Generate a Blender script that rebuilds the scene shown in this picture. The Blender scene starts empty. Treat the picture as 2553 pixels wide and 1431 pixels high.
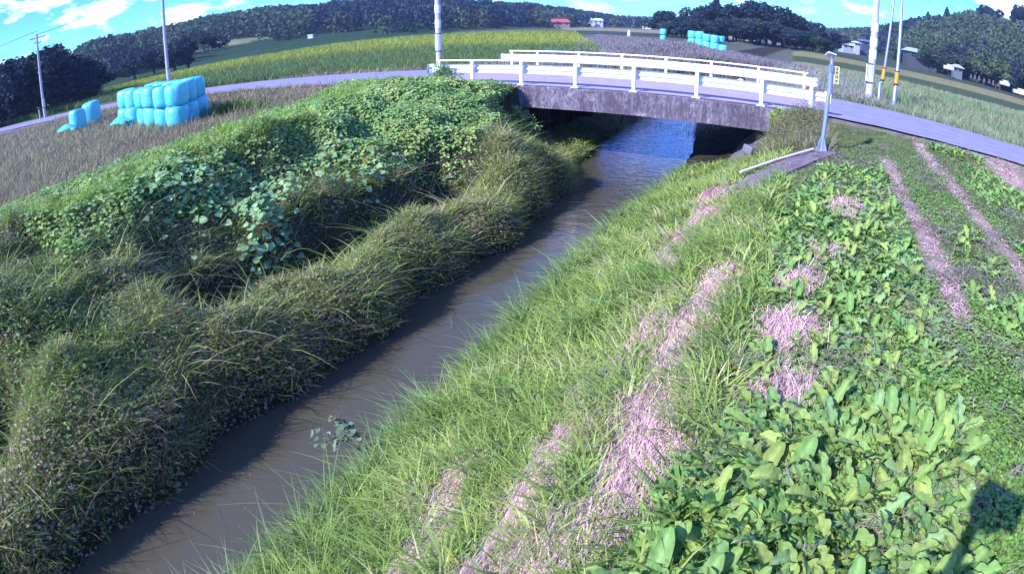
import bpy, math, random
import numpy as np
rng = np.random.default_rng(7)
R = math.radians
scene = bpy.context.scene

# ------------------------------------------------------------------ camera: wide monitoring-camera lens (equisolid fisheye), 2.2 m above the bridge deck
CAM_H = 2.2; PITCH = .4289; ROLL = -.01648
cd = bpy.data.cameras.new('camera'); cam = bpy.data.objects.new('camera', cd); scene.collection.objects.link(cam)
cd.type = 'PANO'; cd.sensor_fit = 'HORIZONTAL'; cd.sensor_width = 36.0; cd.sensor_height = 36.0*573/1024
cd.clip_start = .02; cd.clip_end = 6000
_cc = cd if hasattr(cd, 'fisheye_lens') else cd.cycles
_cc.panorama_type = 'FISHEYE_EQUISOLID'; _cc.fisheye_lens = 1543.4/2553*36; _cc.fisheye_fov = math.pi
from mathutils import Matrix, Vector
_u = Vector((0, math.sin(PITCH), math.cos(PITCH))); _r = Vector((1, 0, 0)); _f = Vector((0, math.cos(PITCH), -math.sin(PITCH)))
_r2 = math.cos(ROLL)*_r+math.sin(ROLL)*_u; _u2 = -math.sin(ROLL)*_r+math.cos(ROLL)*_u
M = Matrix((_r2, _u2, -_f)).transposed().to_4x4(); M.translation = Vector((0, 0, CAM_H)); cam.matrix_world = M
scene.camera = cam

# ------------------------------------------------------------------ sun, sky, exposure
SUN_AZ, SUN_EL = -124.7, 34.0
sd = Vector((math.sin(R(SUN_AZ))*math.cos(R(SUN_EL)), math.cos(R(SUN_AZ))*math.cos(R(SUN_EL)), math.sin(R(SUN_EL))))
sl = bpy.data.lights.new('sun', 'SUN'); so = bpy.data.objects.new('sun', sl); scene.collection.objects.link(so)
sl.energy = 4.6; sl.angle = R(.5); sl.color = (1.0, .965, .93)
so.rotation_euler = sd.to_track_quat('Z', 'Y').to_euler(); so.location = (0, 0, 60)
scene.view_settings.view_transform = 'Standard'; scene.view_settings.look = 'None'
scene.view_settings.exposure = .75; scene.view_settings.gamma = 1
scene.cycles.use_adaptive_sampling = True
scene.cycles.max_bounces = 6; scene.cycles.transparent_max_bounces = 6; scene.cycles.volume_bounces = 0
w = bpy.data.worlds.new('World'); scene.world = w; w.use_nodes = True
nt = w.node_tree; N = nt.nodes; L = nt.links
for q in list(N): N.remove(q)
out = N.new('ShaderNodeOutputWorld'); bg = N.new('ShaderNodeBackground'); sky = N.new('ShaderNodeTexSky')
sky.sky_type = 'NISHITA'; sky.sun_disc = False; sky.sun_elevation = R(SUN_EL); sky.sun_rotation = R(SUN_AZ % 360)
sky.air_density = 1.0; sky.dust_density = .3; sky.ozone_density = 2.5
tint = N.new('ShaderNodeMix'); tint.data_type = 'RGBA'; tint.blend_type = 'MULTIPLY'; tint.inputs[0].default_value = 1
_tc = N.new('ShaderNodeTexCoord'); _sx = N.new('ShaderNodeSeparateXYZ'); L.new(_tc.outputs['Generated'], _sx.inputs[0])
_rp = N.new('ShaderNodeValToRGB'); _rp.color_ramp.elements[0].position = .02; _rp.color_ramp.elements[0].color = (.30, .69, .70, 1)
_rp.color_ramp.elements[1].position = .45; _rp.color_ramp.elements[1].color = (.40, .54, .56, 1)
_e = _rp.color_ramp.elements.new(.10); _e.color = (.21, .55, .72, 1); _e = _rp.color_ramp.elements.new(.20); _e.color = (.08, .34, 1.0, 1)
_gm = N.new('ShaderNodeMix'); _gm.data_type = 'RGBA'; _gm.blend_type = 'MULTIPLY'; _gm.inputs[0].default_value = 1; _gm.inputs[7].default_value = (1.5, 1.5, 2.2, 1); _gm.clamp_result = False
L.new(_sx.outputs[2], _rp.inputs[0]); L.new(_rp.outputs[0], _gm.inputs[6]); L.new(_gm.outputs[2], tint.inputs[7])
L.new(sky.outputs[0], tint.inputs[6])
tc = N.new('ShaderNodeTexCoord'); mp = N.new('ShaderNodeMapping'); mp.inputs['Scale'].default_value = (11, 11, 30)
nz = N.new('ShaderNodeTexNoise'); nz.inputs['Scale'].default_value = 1.0; nz.inputs['Detail'].default_value = 5; nz.inputs['Roughness'].default_value = .55
rp = N.new('ShaderNodeValToRGB'); rp.color_ramp.elements[0].position = .52; rp.color_ramp.elements[1].position = .62
L.new(tc.outputs['Generated'], mp.inputs[0]); L.new(mp.outputs[0], nz.inputs[0]); L.new(nz.outputs[0], rp.inputs[0])
cl = N.new('ShaderNodeMix'); cl.data_type = 'RGBA'; cl.inputs[7].default_value = (8.0, 8.3, 9.0, 1)
cm = N.new('ShaderNodeMath'); cm.operation = 'MULTIPLY'; cm.inputs[1].default_value = .8
_cf = N.new('ShaderNodeMapRange'); _cf.inputs[1].default_value = .16; _cf.inputs[2].default_value = .26; _cf.inputs[3].default_value = 1; _cf.inputs[4].default_value = .12; L.new(_sx.outputs[2], _cf.inputs[0])
_c2 = N.new('ShaderNodeMath'); _c2.operation = 'MULTIPLY'; L.new(cm.outputs[0], _c2.inputs[0]); L.new(_cf.outputs[0], _c2.inputs[1])
L.new(rp.outputs[0], cm.inputs[0]); L.new(_c2.outputs[0], cl.inputs[0]); L.new(tint.outputs[2], cl.inputs[6])
L.new(cl.outputs[2], bg.inputs[0]); bg.inputs[1].default_value = .15
L.new(bg.outputs[0], out.inputs[0])
# ------------------------------------------------------------------ terrain maths
EN = np.array([.888, -.46]); ES = np.array([.46, .888])       # across the stream (to the right), along it (upstream)
def ns(x, y): return x*EN[0]+y*EN[1], x*ES[0]+y*ES[1]
def xy(n, s): return n*EN[0]+s*ES[0], n*EN[1]+s*ES[1]
def _hash(i, j, k):
    h = (i*374761393 + j*668265263 + k*2147483647) & 0xffffffff
    h = ((h ^ (h >> 13))*1274126177) & 0xffffffff
    return ((h ^ (h >> 16)) & 0xffff)/65535.0
def vnoise(x, y, k=0):
    x = np.asarray(x, float); y = np.asarray(y, float)
    i = np.floor(x).astype(np.int64); j = np.floor(y).astype(np.int64); u = x-i; v = y-j
    u = u*u*(3-2*u); v = v*v*(3-2*v)
    a = _hash(i, j, k); b = _hash(i+1, j, k); c = _hash(i, j+1, k); d = _hash(i+1, j+1, k)
    return (a*(1-u)+b*u)*(1-v)+(c*(1-u)+d*u)*v
def fbm(x, y, k=0, o=3):
    t = 0; a = .5
    for q in range(o): t = t+a*vnoise(x*2**q, y*2**q, k+q); a *= .5
    return t/(1-.5**o)
def sstep(a, b, x):
    t = np.clip((x-a)/(b-a), 0, 1); return t*t*(3-2*t)
def n_left(s):  return np.interp(s, [0, 13, 16, 19, 28, 60], [-5.75, -5.75, -6.35, -7.2, -8.4, -9.6])+.12*np.sin(s*1.3)+.1*np.sin(s*2.9+1)
def n_right(s): return np.interp(s, [0, 12, 18, 23, 30, 60], [-3.75, -4.1, -3.85, -4.2, -5.3, -6.3])
# road centre line: x, y, z, half width
ROAD = np.array([[-140, 62, -.5, 2.3], [-90, 52, -.5, 2.3], [-44, 41.5, -.42, 2.3], [-26, 37, -.32, 2.4], [-16.6, 33.3, -.18, 2.5], [-8, 29.2, -.05, 2.7], [-.3, 25.5, 0, 3.3],
                 [5.9, 22.3, 0, 3.4], [11.24, 19.5, 0, 3.3], [16.2, 14.6, -.02, 2.7], [22.5, 9.7, -.05, 2.6], [33, 3.2, -.1, 2.6], [60, -12, -.2, 2.6], [110, -42, -.3, 2.6]], float)
def _smooth(P, k=6):
    out = []
    for i in range(len(P)-1):
        p0 = P[max(i-1, 0)]; p1 = P[i]; p2 = P[i+1]; p3 = P[min(i+2, len(P)-1)]
        for t in np.linspace(0, 1, k, endpoint=False):
            out.append(.5*((2*p1)+(-p0+p2)*t+(2*p0-5*p1+4*p2-p3)*t*t+(-p0+3*p1-3*p2+p3)*t**3))
    out.append(P[-1]); return np.array(out)
ROADS = _smooth(ROAD)
def road_info(x, y):
    best = np.full(np.shape(x), 1e9); z = np.zeros(np.shape(x)); hw = np.zeros(np.shape(x)); sd = np.zeros(np.shape(x))
    for a, b in zip(ROADS[:-1], ROADS[1:]):
        dx, dy = b[0]-a[0], b[1]-a[1]; L2 = dx*dx+dy*dy
        t = np.clip(((x-a[0])*dx+(y-a[1])*dy)/L2, 0, 1)
        d = np.hypot(x-a[0]-t*dx, y-a[1]-t*dy); m = d < best
        best = np.where(m, d, best); z = np.where(m, a[2]+t*(b[2]-a[2]), z); hw = np.where(m, a[3]+t*(b[3]-a[3]), hw)
        sd = np.where(m, np.sign(dx*(y-a[1])-dy*(x-a[0])), sd)
    return best, z, hw, sd
RX = [-9, -1, 0, .05, .35, 1.2, 2.4, 3.6, 4.4, 6, 14, 22]; RZ = [-3, -3, -2.9, -2.5, -2.15, -1.65, -1.0, -.45, -.30, -.22, -.25, -.5]
LX = [-9, -1, 0, .10, .32, .85, 1.25, 1.75, 2.45, 2.75, 3.7, 4.7, 5.4, 7.5]; LZ = [-3, -3, -2.9, -2.3, -1.85, -1.55, -1.62, -2.3, -2.35, -1.30, -.78, -.12, -.1, -.5]
LF = [-3, -3, -2.9, -2.3, -1.72, -1.18, -1.00, -.84, -.68, -.62, -.38, -.12, -.1, -.5]   # the same bank where no hollow lies behind the berm
# hills seen all round: azimuth (deg from +y), skyline elevation, foot distance, ridge distance
HA = np.array([-80, -60, -50, -44, -40.6, -39.4, -37.4, -34.4, -31.7, -28.7, -25.7, -23.5, -20.5, -16.9, -12.1, -9.6, -6, -2.3, .9, 2.4, 4.9, 7.8, 9.6, 10.7, 13.6, 20, 29.1, 33.6, 35.8, 38.1, 41.9, 45.8, 50, 60, 80])
HE = np.array([2, 2, 2, 1.4, 1.9, 2.7, 3.05, 2.9, 2.85, 3.1, 3.05, 3.2, 3.0, 2.87, 3.0, 3.0, 2.5, 2.1, 1.8, 1.75, 1.4, 1.05, .75, .68, .8, .8, 1.4, 2.2, 3.1, 4.1, 5.0, 5.6, 6.0, 5, 3])
HF = np.interp(HA, [-80, -50, -38, -30, -20, -5, 3, 8, 14, 30, 33, 38, 46, 80], [150, 150, 170, 190, 210, 230, 300, 420, 520, 480, 330, 230, 200, 180])
HR = np.interp(HA, [-80, -50, -38, -30, -20, -5, 3, 8, 14, 30, 33, 38, 46, 80], [330, 330, 340, 360, 400, 430, 520, 700, 900, 800, 520, 380, 340, 320])
HT = 8.0
def hill(x, y):
    az = np.degrees(np.arctan2(x, y)); r = np.hypot(x, y)
    E = np.interp(az, HA, HE); F = np.interp(az, HA, HF); R = np.interp(az, HA, HR)
    zr = 2.2+R*np.tan(np.radians(E))-HT+.5
    t = np.clip((r-F)/(R-F), 0, 2.2); t = np.where(t < 1, t*(1.6-.6*t), 1-.15*(t-1))
    return np.maximum(zr, .5)*t*(1+.05*np.sin(r/37+az))*(np.abs(az) < 85)*(y > 0)
def H(x, y):
    x = np.asarray(x, float); y = np.asarray(y, float)
    n, s = ns(x, y); nl, nr = n_left(s), n_right(s)
    ql = sstep(13.2, 15.5, s); zr = np.interp(n-nr, RX, RZ)*(1-ql)+np.interp(n-nr, [-9, -1, 0, .05, .35, 1.2, 2.0, 2.5, 3.1, 3.6, 4.4, 6, 14, 22], [-3, -3, -2.9, -2.5, -2.3, -2.1, -1.85, -1.5, -.85, -.45, -.30, -.22, -.25, -.5])*ql
    st = np.interp(s, [2, 10, 14, 18], [1., 1.22, 1.4, 1.45])
    u = nl-n; u2 = np.where(u > 1.7, 1.7+(u-1.7)/st, u)
    gl = np.clip(sstep(3.6, 4.8, s)*(1-sstep(11.8, 14, s))+1-sstep(.6, 1.6, s), 0, 1); zl = np.interp(u2, LX, LZ)*gl+np.interp(u2, LX, LF)*(1-gl)
    dq = sstep(15.0, 16.4, s)*(1-sstep(26, 28, s)); zl = zl*(1-dq)+np.minimum(zl, np.interp(u, [0, .1, .4, 1.9, 2.5, 3.1, 3.3], [-2.9, -2.45, -2.25, -2.05, -1.3, -.4, 9]))*dq   # the berm ends short of the bridge
    mask = sstep(.2, 1.0, u)*(1-sstep(6, 10, u))*(1-.7*dq*(u < 2.6)); zl = zl+.30*(vnoise(s*.8, n*.3, 33)-.6)*np.exp(-((u-.8)/.6)**2)
    zl = zl+mask*(.75*(fbm(n*.8+3, s*.7, 1)-.5)+.34*(vnoise(n*2.1, s*2.1, 5)-.5))
    z = np.where(n > (nl+nr)/2, zr, zl)
    z = z+(.10*(fbm(n*.9, s*.9, 9)-.5))*(z > -2.4)*(np.hypot(x, y) < 60)+.22*(vnoise(n*1.9, s*1.9, 12)-.5)*sstep(.2, .6, n-nr)*(1-sstep(2.8, 3.4, n-nr))
    # kudzu mound by the left end of the bridge
    z = z+.45*np.exp(-(((n+10.6)/2.2)**2+((s-17.3)/2.2)**2))
    # stream ends far beyond the bridge
    z = np.where(s > 50, np.maximum(z, -3+2.5*sstep(50, 58, s)), z)
    flat = sstep(0, 14, np.maximum(-n-16, n-22)); z = z*(1-flat)+(-.5)*flat
    d, rz, hw, sd = road_info(x, y)
    corr = (n > -9.45) & (n < -.95) & (s > 14) & (s < 31); under = corr & (s > 18.7) & (s < 26.4)
    w = (1-sstep(0, 2.6, d-hw-.35))*(1-corr*1.0)
    z = np.where(under, np.minimum(z, -.95), z*(1-w)+(rz-.05)*w)
    return z+hill(x, y)

# ------------------------------------------------------------------ helpers
COL = scene.collection
def tag(o, label=None, cat=None, group=None, kind=None):
    if label: o['label'] = label
    if cat: o['category'] = cat
    if group: o['group'] = group
    if kind: o['kind'] = kind
    return o
def empty(name, loc=(0, 0, 0), rz=0):
    o = bpy.data.objects.new(name, None); o.location = loc; o.rotation_euler = (0, 0, rz); o.empty_display_size = .2; COL.objects.link(o); return o
def link(name, me, mat=None, parent=None):
    o = bpy.data.objects.new(name, me); COL.objects.link(o)
    if mat: me.materials.append(mat)
    if parent: o.parent = parent
    return o
def bigmesh(name, V, F, mat, cols=None, parent=None, smooth=False):
    """numpy arrays -> mesh; F is (T,3) or (T,4)"""
    k = F.shape[1]; me = bpy.data.meshes.new(name)
    me.vertices.add(len(V)); me.vertices.foreach_set('co', np.ascontiguousarray(V, np.float32).ravel())
    me.loops.add(F.size); me.loops.foreach_set('vertex_index', np.ascontiguousarray(F, np.int32).ravel())
    me.polygons.add(len(F)); me.polygons.foreach_set('loop_start', np.arange(0, F.size, k, dtype=np.int32))
    me.polygons.foreach_set('loop_total', np.full(len(F), k, np.int32))
    if smooth: me.polygons.foreach_set('use_smooth', np.ones(len(F), bool))
    if cols is not None:
        a = me.color_attributes.new('Col', 'FLOAT_COLOR', 'POINT')
        c = np.ones((len(V), 4), np.float32); c[:, :3] = cols; a.data.foreach_set('color', c.ravel())
    me.update(calc_edges=True)
    return link(name, me, mat, parent)
class MB:
    """collects boxes, tubes and sweeps into ONE mesh"""
    def __init__(s): s.v = []; s.f = []; s.sm = []
    def add(s, V, F, smooth=False):
        o = len(s.v); s.v += [tuple(map(float, p)) for p in V]; s.f += [tuple(i+o for i in f) for f in F]; s.sm += [smooth]*len(F); return s
    def box(s, c, size, rz=0, m=None, bev=0):
        x, y, z = [q/2 for q in size]
        P = [Vector((a*x, b*y, d*z)) for d in (-1, 1) for b in (-1, 1) for a in (-1, 1)]
        RM = m if m is not None else Matrix.Rotation(rz, 3, 'Z')
        P = [RM @ p+Vector(c) for p in P]
        return s.add(P, [(0, 2, 3, 1), (4, 5, 7, 6), (0, 1, 5, 4), (2, 6, 7, 3), (0, 4, 6, 2), (1, 3, 7, 5)])
    def tube(s, pts, r, n=10, cap=True, smooth=True):
        pts = [Vector(p) for p in pts]; rs = r if isinstance(r, (list, tuple)) else [r]*len(pts); V = []; F = []
        for i, p in enumerate(pts):
            d = (pts[min(i+1, len(pts)-1)]-pts[max(i-1, 0)]).normalized()
            a = d.orthogonal().normalized() if i == 0 else (a-d*a.dot(d)).normalized()
            b = d.cross(a)
            V += [p+rs[i]*(math.cos(t)*a+math.sin(t)*b) for t in [2*math.pi*k/n for k in range(n)]]
        for i in range(len(pts)-1):
            for k in range(n): F.append((i*n+k, i*n+(k+1) % n, (i+1)*n+(k+1) % n, (i+1)*n+k))
        s.add(V, F, smooth)
        if cap: s.add(V[:n], [tuple(range(n))[::-1]]); s.add(V[-n:], [tuple(range(n))])
        return s
    def sweep(s, prof, pts, side, closed=True):
        """profile (across, up) carried along pts; side = horizontal unit vector"""
        V = []; n = len(prof); side = Vector(side)
        for p in pts:
            for a, b in prof: V.append(Vector(p)+side*a+Vector((0, 0, b)))
        F = []
        for i in range(len(pts)-1):
            for k in range(n if closed else n-1): F.append((i*n+k, i*n+(k+1) % n, (i+1)*n+(k+1) % n, (i+1)*n+k))
        s.add(V, F)
        if closed: s.add(V[:n], [tuple(range(n))[::-1]]); s.add(V[-n:], [tuple(range(n))])
        return s
    def build(s, name, mat, parent=None):
        me = bpy.data.meshes.new(name); me.from_pydata(s.v, [], s.f); me.polygons.foreach_set('use_smooth', s.sm); me.update()
        return link(name, me, mat, parent)

# ------------------------------------------------------------------ materials
def mat(name, col=(.5, .5, .5), rough=.7, spec=.3, metal=0, noise=None, bump=None, attr=False, trans=0, coord='Object'):
    """noise=(scale, colour2, contrast lo, hi[, stretch]) ; bump=(scale, strength)"""
    m = bpy.data.materials.new(name); m.use_nodes = True; nt = m.node_tree; N = nt.nodes; L = nt.links
    b = N['Principled BSDF']; b.inputs['Roughness'].default_value = rough; b.inputs['Metallic'].default_value = metal
    b.inputs['Specular IOR Level'].default_value = spec; b.inputs['Base Color'].default_value = (*col, 1)
    src = None
    if attr:
        a = N.new('ShaderNodeVertexColor'); a.layer_name = 'Col'; src = a.outputs[0]
    t = N.new('ShaderNodeTexCoord')
    if noise:
        mp = N.new('ShaderNodeMapping'); L.new(t.outputs[coord], mp.inputs[0])
        mp.inputs['Scale'].default_value = noise[4] if len(noise) > 4 else (1, 1, 1)
        n = N.new('ShaderNodeTexNoise'); n.inputs['Scale'].default_value = noise[0]; n.inputs['Detail'].default_value = 6; n.inputs['Roughness'].default_value = .65
        L.new(mp.outputs[0], n.inputs[0])
        r = N.new('ShaderNodeMapRange'); r.inputs[1].default_value = noise[2]; r.inputs[2].default_value = noise[3]; L.new(n.outputs[0], r.inputs[0])
        x = N.new('ShaderNodeMix'); x.data_type = 'RGBA'
        if attr:
            x.blend_type = 'MULTIPLY'; L.new(src, x.inputs[6])
        else: x.inputs[6].default_value = (*col, 1)
        x.inputs[7].default_value = (*noise[1], 1); L.new(r.outputs[0], x.inputs[0]); src = x.outputs[2]
    if src: L.new(src, b.inputs['Base Color'])
    if bump:
        n = N.new('ShaderNodeTexNoise'); n.inputs['Scale'].default_value = bump[0]; n.inputs['Detail'].default_value = 5
        L.new(t.outputs[coord], n.inputs[0]); q = N.new('ShaderNodeBump'); q.inputs['Strength'].default_value = bump[1]; q.inputs['Distance'].default_value = .02
        L.new(n.outputs[0], q.inputs['Height']); L.new(q.outputs[0], b.inputs['Normal'])
    if trans:
        o = N['Material Output']; tr = N.new('ShaderNodeBsdfTranslucent'); mx = N.new('ShaderNodeMixShader'); mx.inputs[0].default_value = trans
        if src: L.new(src, tr.inputs[0])
        else: tr.inputs[0].default_value = (*col, 1)
        L.new(b.outputs[0], mx.inputs[1]); L.new(tr.outputs[0], mx.inputs[2]); L.new(mx.outputs[0], o.inputs[0])
    return m
MG = mat('grass_blade', attr=True, rough=.55, spec=.25, trans=.3)
ML = mat('broad_leaf', attr=True, rough=.5, spec=.22, trans=.25, bump=(45, .35))
MSt = mat('dry_straw', attr=True, rough=.7, spec=.2, trans=.1)
MT = mat('tree_foliage', attr=True, rough=.7, spec=.1, trans=.15)
MGr = mat('soil_and_turf', attr=True, rough=.95, spec=.1, noise=(1.3, (.45, .42, .45), .35, .75), bump=(6, .5))
MAs = mat('asphalt', (.32, .31, .48), .85, .2, noise=(1.4, (.23, .225, .37), .3, .7), bump=(60, .3))
MDk = mat('bridge_deck_asphalt', (.46, .38, .54), .85, .2, noise=(1.6, (.36, .31, .46), .3, .7), bump=(60, .3))
MWh = mat('white_painted_steel', (.78, .79, .82), .45, .4, noise=(5, (.62, .62, .66), .5, .8))
MPale = mat('pale_plate_paint', (.80, .82, .86), .45, .4)  # even pale paint of the plates wrapped round the thick pole
MBk = mat('black_band', (.02, .02, .03), .6)
MYe = mat('yellow_plastic', (.50, .31, .05), .45, .4)
MCp = mat('pole_concrete', (.50, .50, .58), .75, .2, noise=(2.5, (.36, .36, .44), .4, .7, (1, 1, .3)), bump=(30, .2))
MSt2 = mat('galvanised_steel', (.36, .42, .58), .38, .5, .6)
MWi = mat('wire_black', (.03, .035, .06), .6)
MRu = mat('rusty_steel', (.28, .12, .08), .85, noise=(14, (.45, .28, .22), .4, .7))
MPi = mat('pale_pipe', (.72, .58, .66), .5, .4)
MBale = mat('cyan_film', (.07, .54, .66), .32, .5, noise=(2.6, (.18, .68, .76), .35, .7, (1, 1, .35)), bump=(9, 1.0))
MBark = mat('bark', (.07, .055, .05), .9)

# ------------------------------------------------------------------ vegetation generators (numpy)
def unit(v): return v/np.maximum(np.linalg.norm(v, axis=-1, keepdims=True), 1e-9)
def blades(P, Lg, W, yaw, lean, bend, C, seg=3, tipc=None):
    """curved grass blades. P (N,3), everything else (N,)"""
    n = len(P); d = np.stack([np.cos(yaw), np.sin(yaw), np.zeros(n)], 1); a = yaw+math.pi/2+rng.normal(0, .7, n)
    sdv = np.stack([np.cos(a), np.sin(a), np.zeros(n)], 1)
    V = np.empty((n, 2*seg+1, 3)); CC = np.empty((n, 2*seg+1, 3))
    for i in range(seg+1):
        t = i/seg; up = t-(bend*.45)*t*t; ho = lean*t+bend*.75*t*t
        p = P+np.outer(1, [0, 0, 0])+Lg[:, None]*(ho[:, None]*d+np.stack([0*up, 0*up, up], 1))
        wd = W*(1-t**1.6)*.5*(1 if i else .8)
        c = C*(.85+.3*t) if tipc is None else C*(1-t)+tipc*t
        if i < seg:
            V[:, 2*i] = p-sdv*wd[:, None]; V[:, 2*i+1] = p+sdv*wd[:, None]; CC[:, 2*i] = c; CC[:, 2*i+1] = c
        else: V[:, 2*seg] = p; CC[:, 2*seg] = c
    F = []
    for i in range(seg-1):
        a = 2*i; F += [(a, a+1, a+3), (a, a+3, a+2)]
    F.append((2*seg-2, 2*seg-1, 2*seg)); F = np.array(F)
    FF = (F[None]+(np.arange(n)*(2*seg+1))[:, None, None]).reshape(-1, 3)
    return V.reshape(-1, 3), FF, CC.reshape(-1, 3)
def merge(parts):
    V = []; F = []; C = []; o = 0
    for v, f, c in parts:
        V.append(v); F.append(f+o); C.append(c); o += len(v)
    return np.concatenate(V), np.concatenate(F), np.concatenate(C)
def frames(nrm, head):
    """rotation matrices with x = head made perpendicular to nrm, z = nrm"""
    z = unit(nrm); x = unit(head-z*np.sum(head*z, 1, keepdims=True)); y = np.cross(z, x)
    return np.stack([x, y, z], 2)
def place(T, P, Rm, S, C):
    """template (v,f,shade) copied at P with rotation Rm, scale S (N,) or (N,3), colour C (N,3)"""
    v, f, sh = T; S = S if S.ndim == 2 else np.repeat(S[:, None], 3, 1)
    V = np.einsum('nij,npj->npi', Rm, v[None]*S[:, None, :])+P[:, None, :]
    F = (f[None]+(np.arange(len(P))*len(v))[:, None, None]).reshape(-1, 3)
    CC = C[:, None, :]*sh[None, :, None]
    return V.reshape(-1, 3), F, CC.reshape(-1, 3)
def leaf_T(rows, fold=.12, droop=.15, wav=0):
    """leaf along +x, length 1; rows = list of (x, halfwidth)"""
    v = [(0, 0, 0)]; sh = [.9]
    for i, (x, h) in enumerate(rows):
        zz = -droop*x*x; wv = wav*(1 if i % 2 else -1)
        v += [(x, -h, zz+fold*h+wv*h), (x, 0, zz), (x, h, zz+fold*h-wv*h)]; sh += [1, 1.18, 1]
    v.append((1, 0, -droop)); sh.append(1); f = [(0, 1, 2), (0, 2, 3)]
    for i in range(len(rows)-1):
        a = 1+3*i; f += [(a, a+3, a+4), (a, a+4, a+1), (a+1, a+4, a+5), (a+1, a+5, a+2)]
    a = 1+3*(len(rows)-1); e = len(v)-1; f += [(a, e, a+1), (a+1, e, a+2)]
    return np.array(v, float), np.array(f), np.array(sh)
T_OVAL = leaf_T([(.25, .33), (.6, .33)], .35, .2)
T_LOBE = leaf_T([(.08, .40), (.38, .56), (.72, .36)], .25, .25, .1)
T_SMALL = (np.array([(0, 0, 0), (.5, -.28, .06), (1, 0, -.1), (.5, .28, .06)], float), np.array([(0, 1, 2), (0, 2, 3)]), np.array([.9, 1, 1.1, 1]))
def tri_T():
    """a kudzu leaf: three leaflets"""
    vs = []; fs = []; ss = []; o = 0
    for an, off in ((0, .35), (2.0, .12), (-2.0, .12)):
        v, f, s = T_OVAL; c, sn = math.cos(an), math.sin(an)
        w_ = v.copy()*.62; w_[:, 0] += off*.5
        w_ = np.stack([w_[:, 0]*c-w_[:, 1]*sn, w_[:, 0]*sn+w_[:, 1]*c, w_[:, 2]-.05*abs(an)], 1)
        vs.append(w_); fs.append(f+o); ss.append(s); o += len(v)
    return np.concatenate(vs), np.concatenate(fs), np.concatenate(ss)
T_KUDZU = tri_T()
def rand_up(n, tilt):
    a = rng.uniform(0, 2*math.pi, n); t = np.abs(rng.normal(0, tilt, n))
    return np.stack([np.sin(t)*np.cos(a), np.sin(t)*np.sin(a), np.cos(t)], 1)
def heads(n):
    a = rng.uniform(0, 2*math.pi, n); return np.stack([np.cos(a), np.sin(a), np.zeros(n)], 1)
def slope_n(x, y, e=.15):
    z = H(x, y); gx = (H(x+e, y)-z)/e; gy = (H(x, y+e)-z)/e
    return unit(np.stack([-gx, -gy, np.ones_like(z)], 1)), z
def samp(n0, n1, s0, s1, num, p=1.0, r0=3.0, keep=None):
    """random ground points in a strip along the stream, thinning out with distance"""
    X = []; Y = []; got = 0
    while got < num:
        n = rng.uniform(n0, n1, num*2); s = rng.uniform(s0, s1, num*2); x, y = xy(n, s); r = np.hypot(x, y)
        k = rng.random(num*2) < np.minimum(1, (r0/r)**p)
        az = np.degrees(np.arctan2(x, y)); k &= (np.abs(az) < 75) | (r < 2.5)
        if keep is not None: k &= keep(n, s, x, y)
        X.append(x[k]); Y.append(y[k]); got += int(k.sum())
        if k.sum() == 0: break
    return np.concatenate(X)[:num], np.concatenate(Y)[:num]
def palette(n, cols, wts, var=.18, x=None, y=None, sc=1.0, k=3):
    """pick a colour of the palette per plant; patches follow noise when x, y are given"""
    cols = np.array(cols, float); wts = np.array(wts, float)/sum(wts); cw = np.cumsum(wts)
    u = rng.random(n)
    if x is not None: u = np.clip(.55*u+.45*np.clip((fbm(x*sc, y*sc, k, 3)-.5)*2.4+.5, 0, 1), 0, .9999)
    i = np.minimum(np.searchsorted(cw, u), len(cols)-1)
    return cols[i]*rng.uniform(1-var, 1+var, (n, 1))*rng.uniform(.93, 1.07, (n, 3))
def grass(x, y, Lm, Wm, cols, wts, lean=.35, bend=.6, dz=0, sc=1.0, k=3, tipc=None, seg=3, downhill=0, grow=.012, tuft=0, ts=.06):
    n = len(x); ty = None; tl = 1.0
    if tuft:                          # gather blades into tufts, fanning out from each centre
        c = rng.integers(0, max(1, n//tuft), n); a = rng.uniform(0, 2*math.pi, n); rr = np.abs(rng.normal(0, ts, n)); x, y = x[c]+rr*np.cos(a), y[c]+rr*np.sin(a); ty = a; tl = np.clip(rng.lognormal(0, .25, n), .5, 1.4)[c]
    nm, z = slope_n(x, y); r = np.hypot(x, y)
    yaw = rng.uniform(0, 2*math.pi, n) if ty is None else ty+rng.normal(0, .5, n)
    if downhill:
        g = np.arctan2(nm[:, 1], nm[:, 0]); yaw = np.where(rng.random(n) < downhill, g+rng.normal(0, .7, n), yaw)
    Lg = Lm*tl*np.clip(rng.lognormal(0, .28, n), .4, 1.7); W = Wm*rng.uniform(.7, 1.3, n)*(1+np.maximum(r-4, 0)*grow*8)
    P = np.stack([x, y, z-.02+dz], 1)
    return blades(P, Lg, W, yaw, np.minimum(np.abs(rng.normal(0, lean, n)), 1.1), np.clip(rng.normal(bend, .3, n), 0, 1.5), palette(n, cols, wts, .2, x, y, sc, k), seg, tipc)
def leaves(T, x, y, size, cols, wts, h0=.05, h1=.3, tilt=.5, sc=1.0, k=3, toward=None):
    n = len(x); nm, z = slope_n(x, y); up = unit(nm*.5+rand_up(n, tilt)+(0 if toward is None else np.array(toward)))
    P = np.stack([x, y, z+rng.uniform(h0, h1, n)], 1)
    return place(T, P, frames(up, heads(n)), size*rng.uniform(.6, 1.35, n), palette(n, cols, wts, .2, x, y, sc, k))

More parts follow.
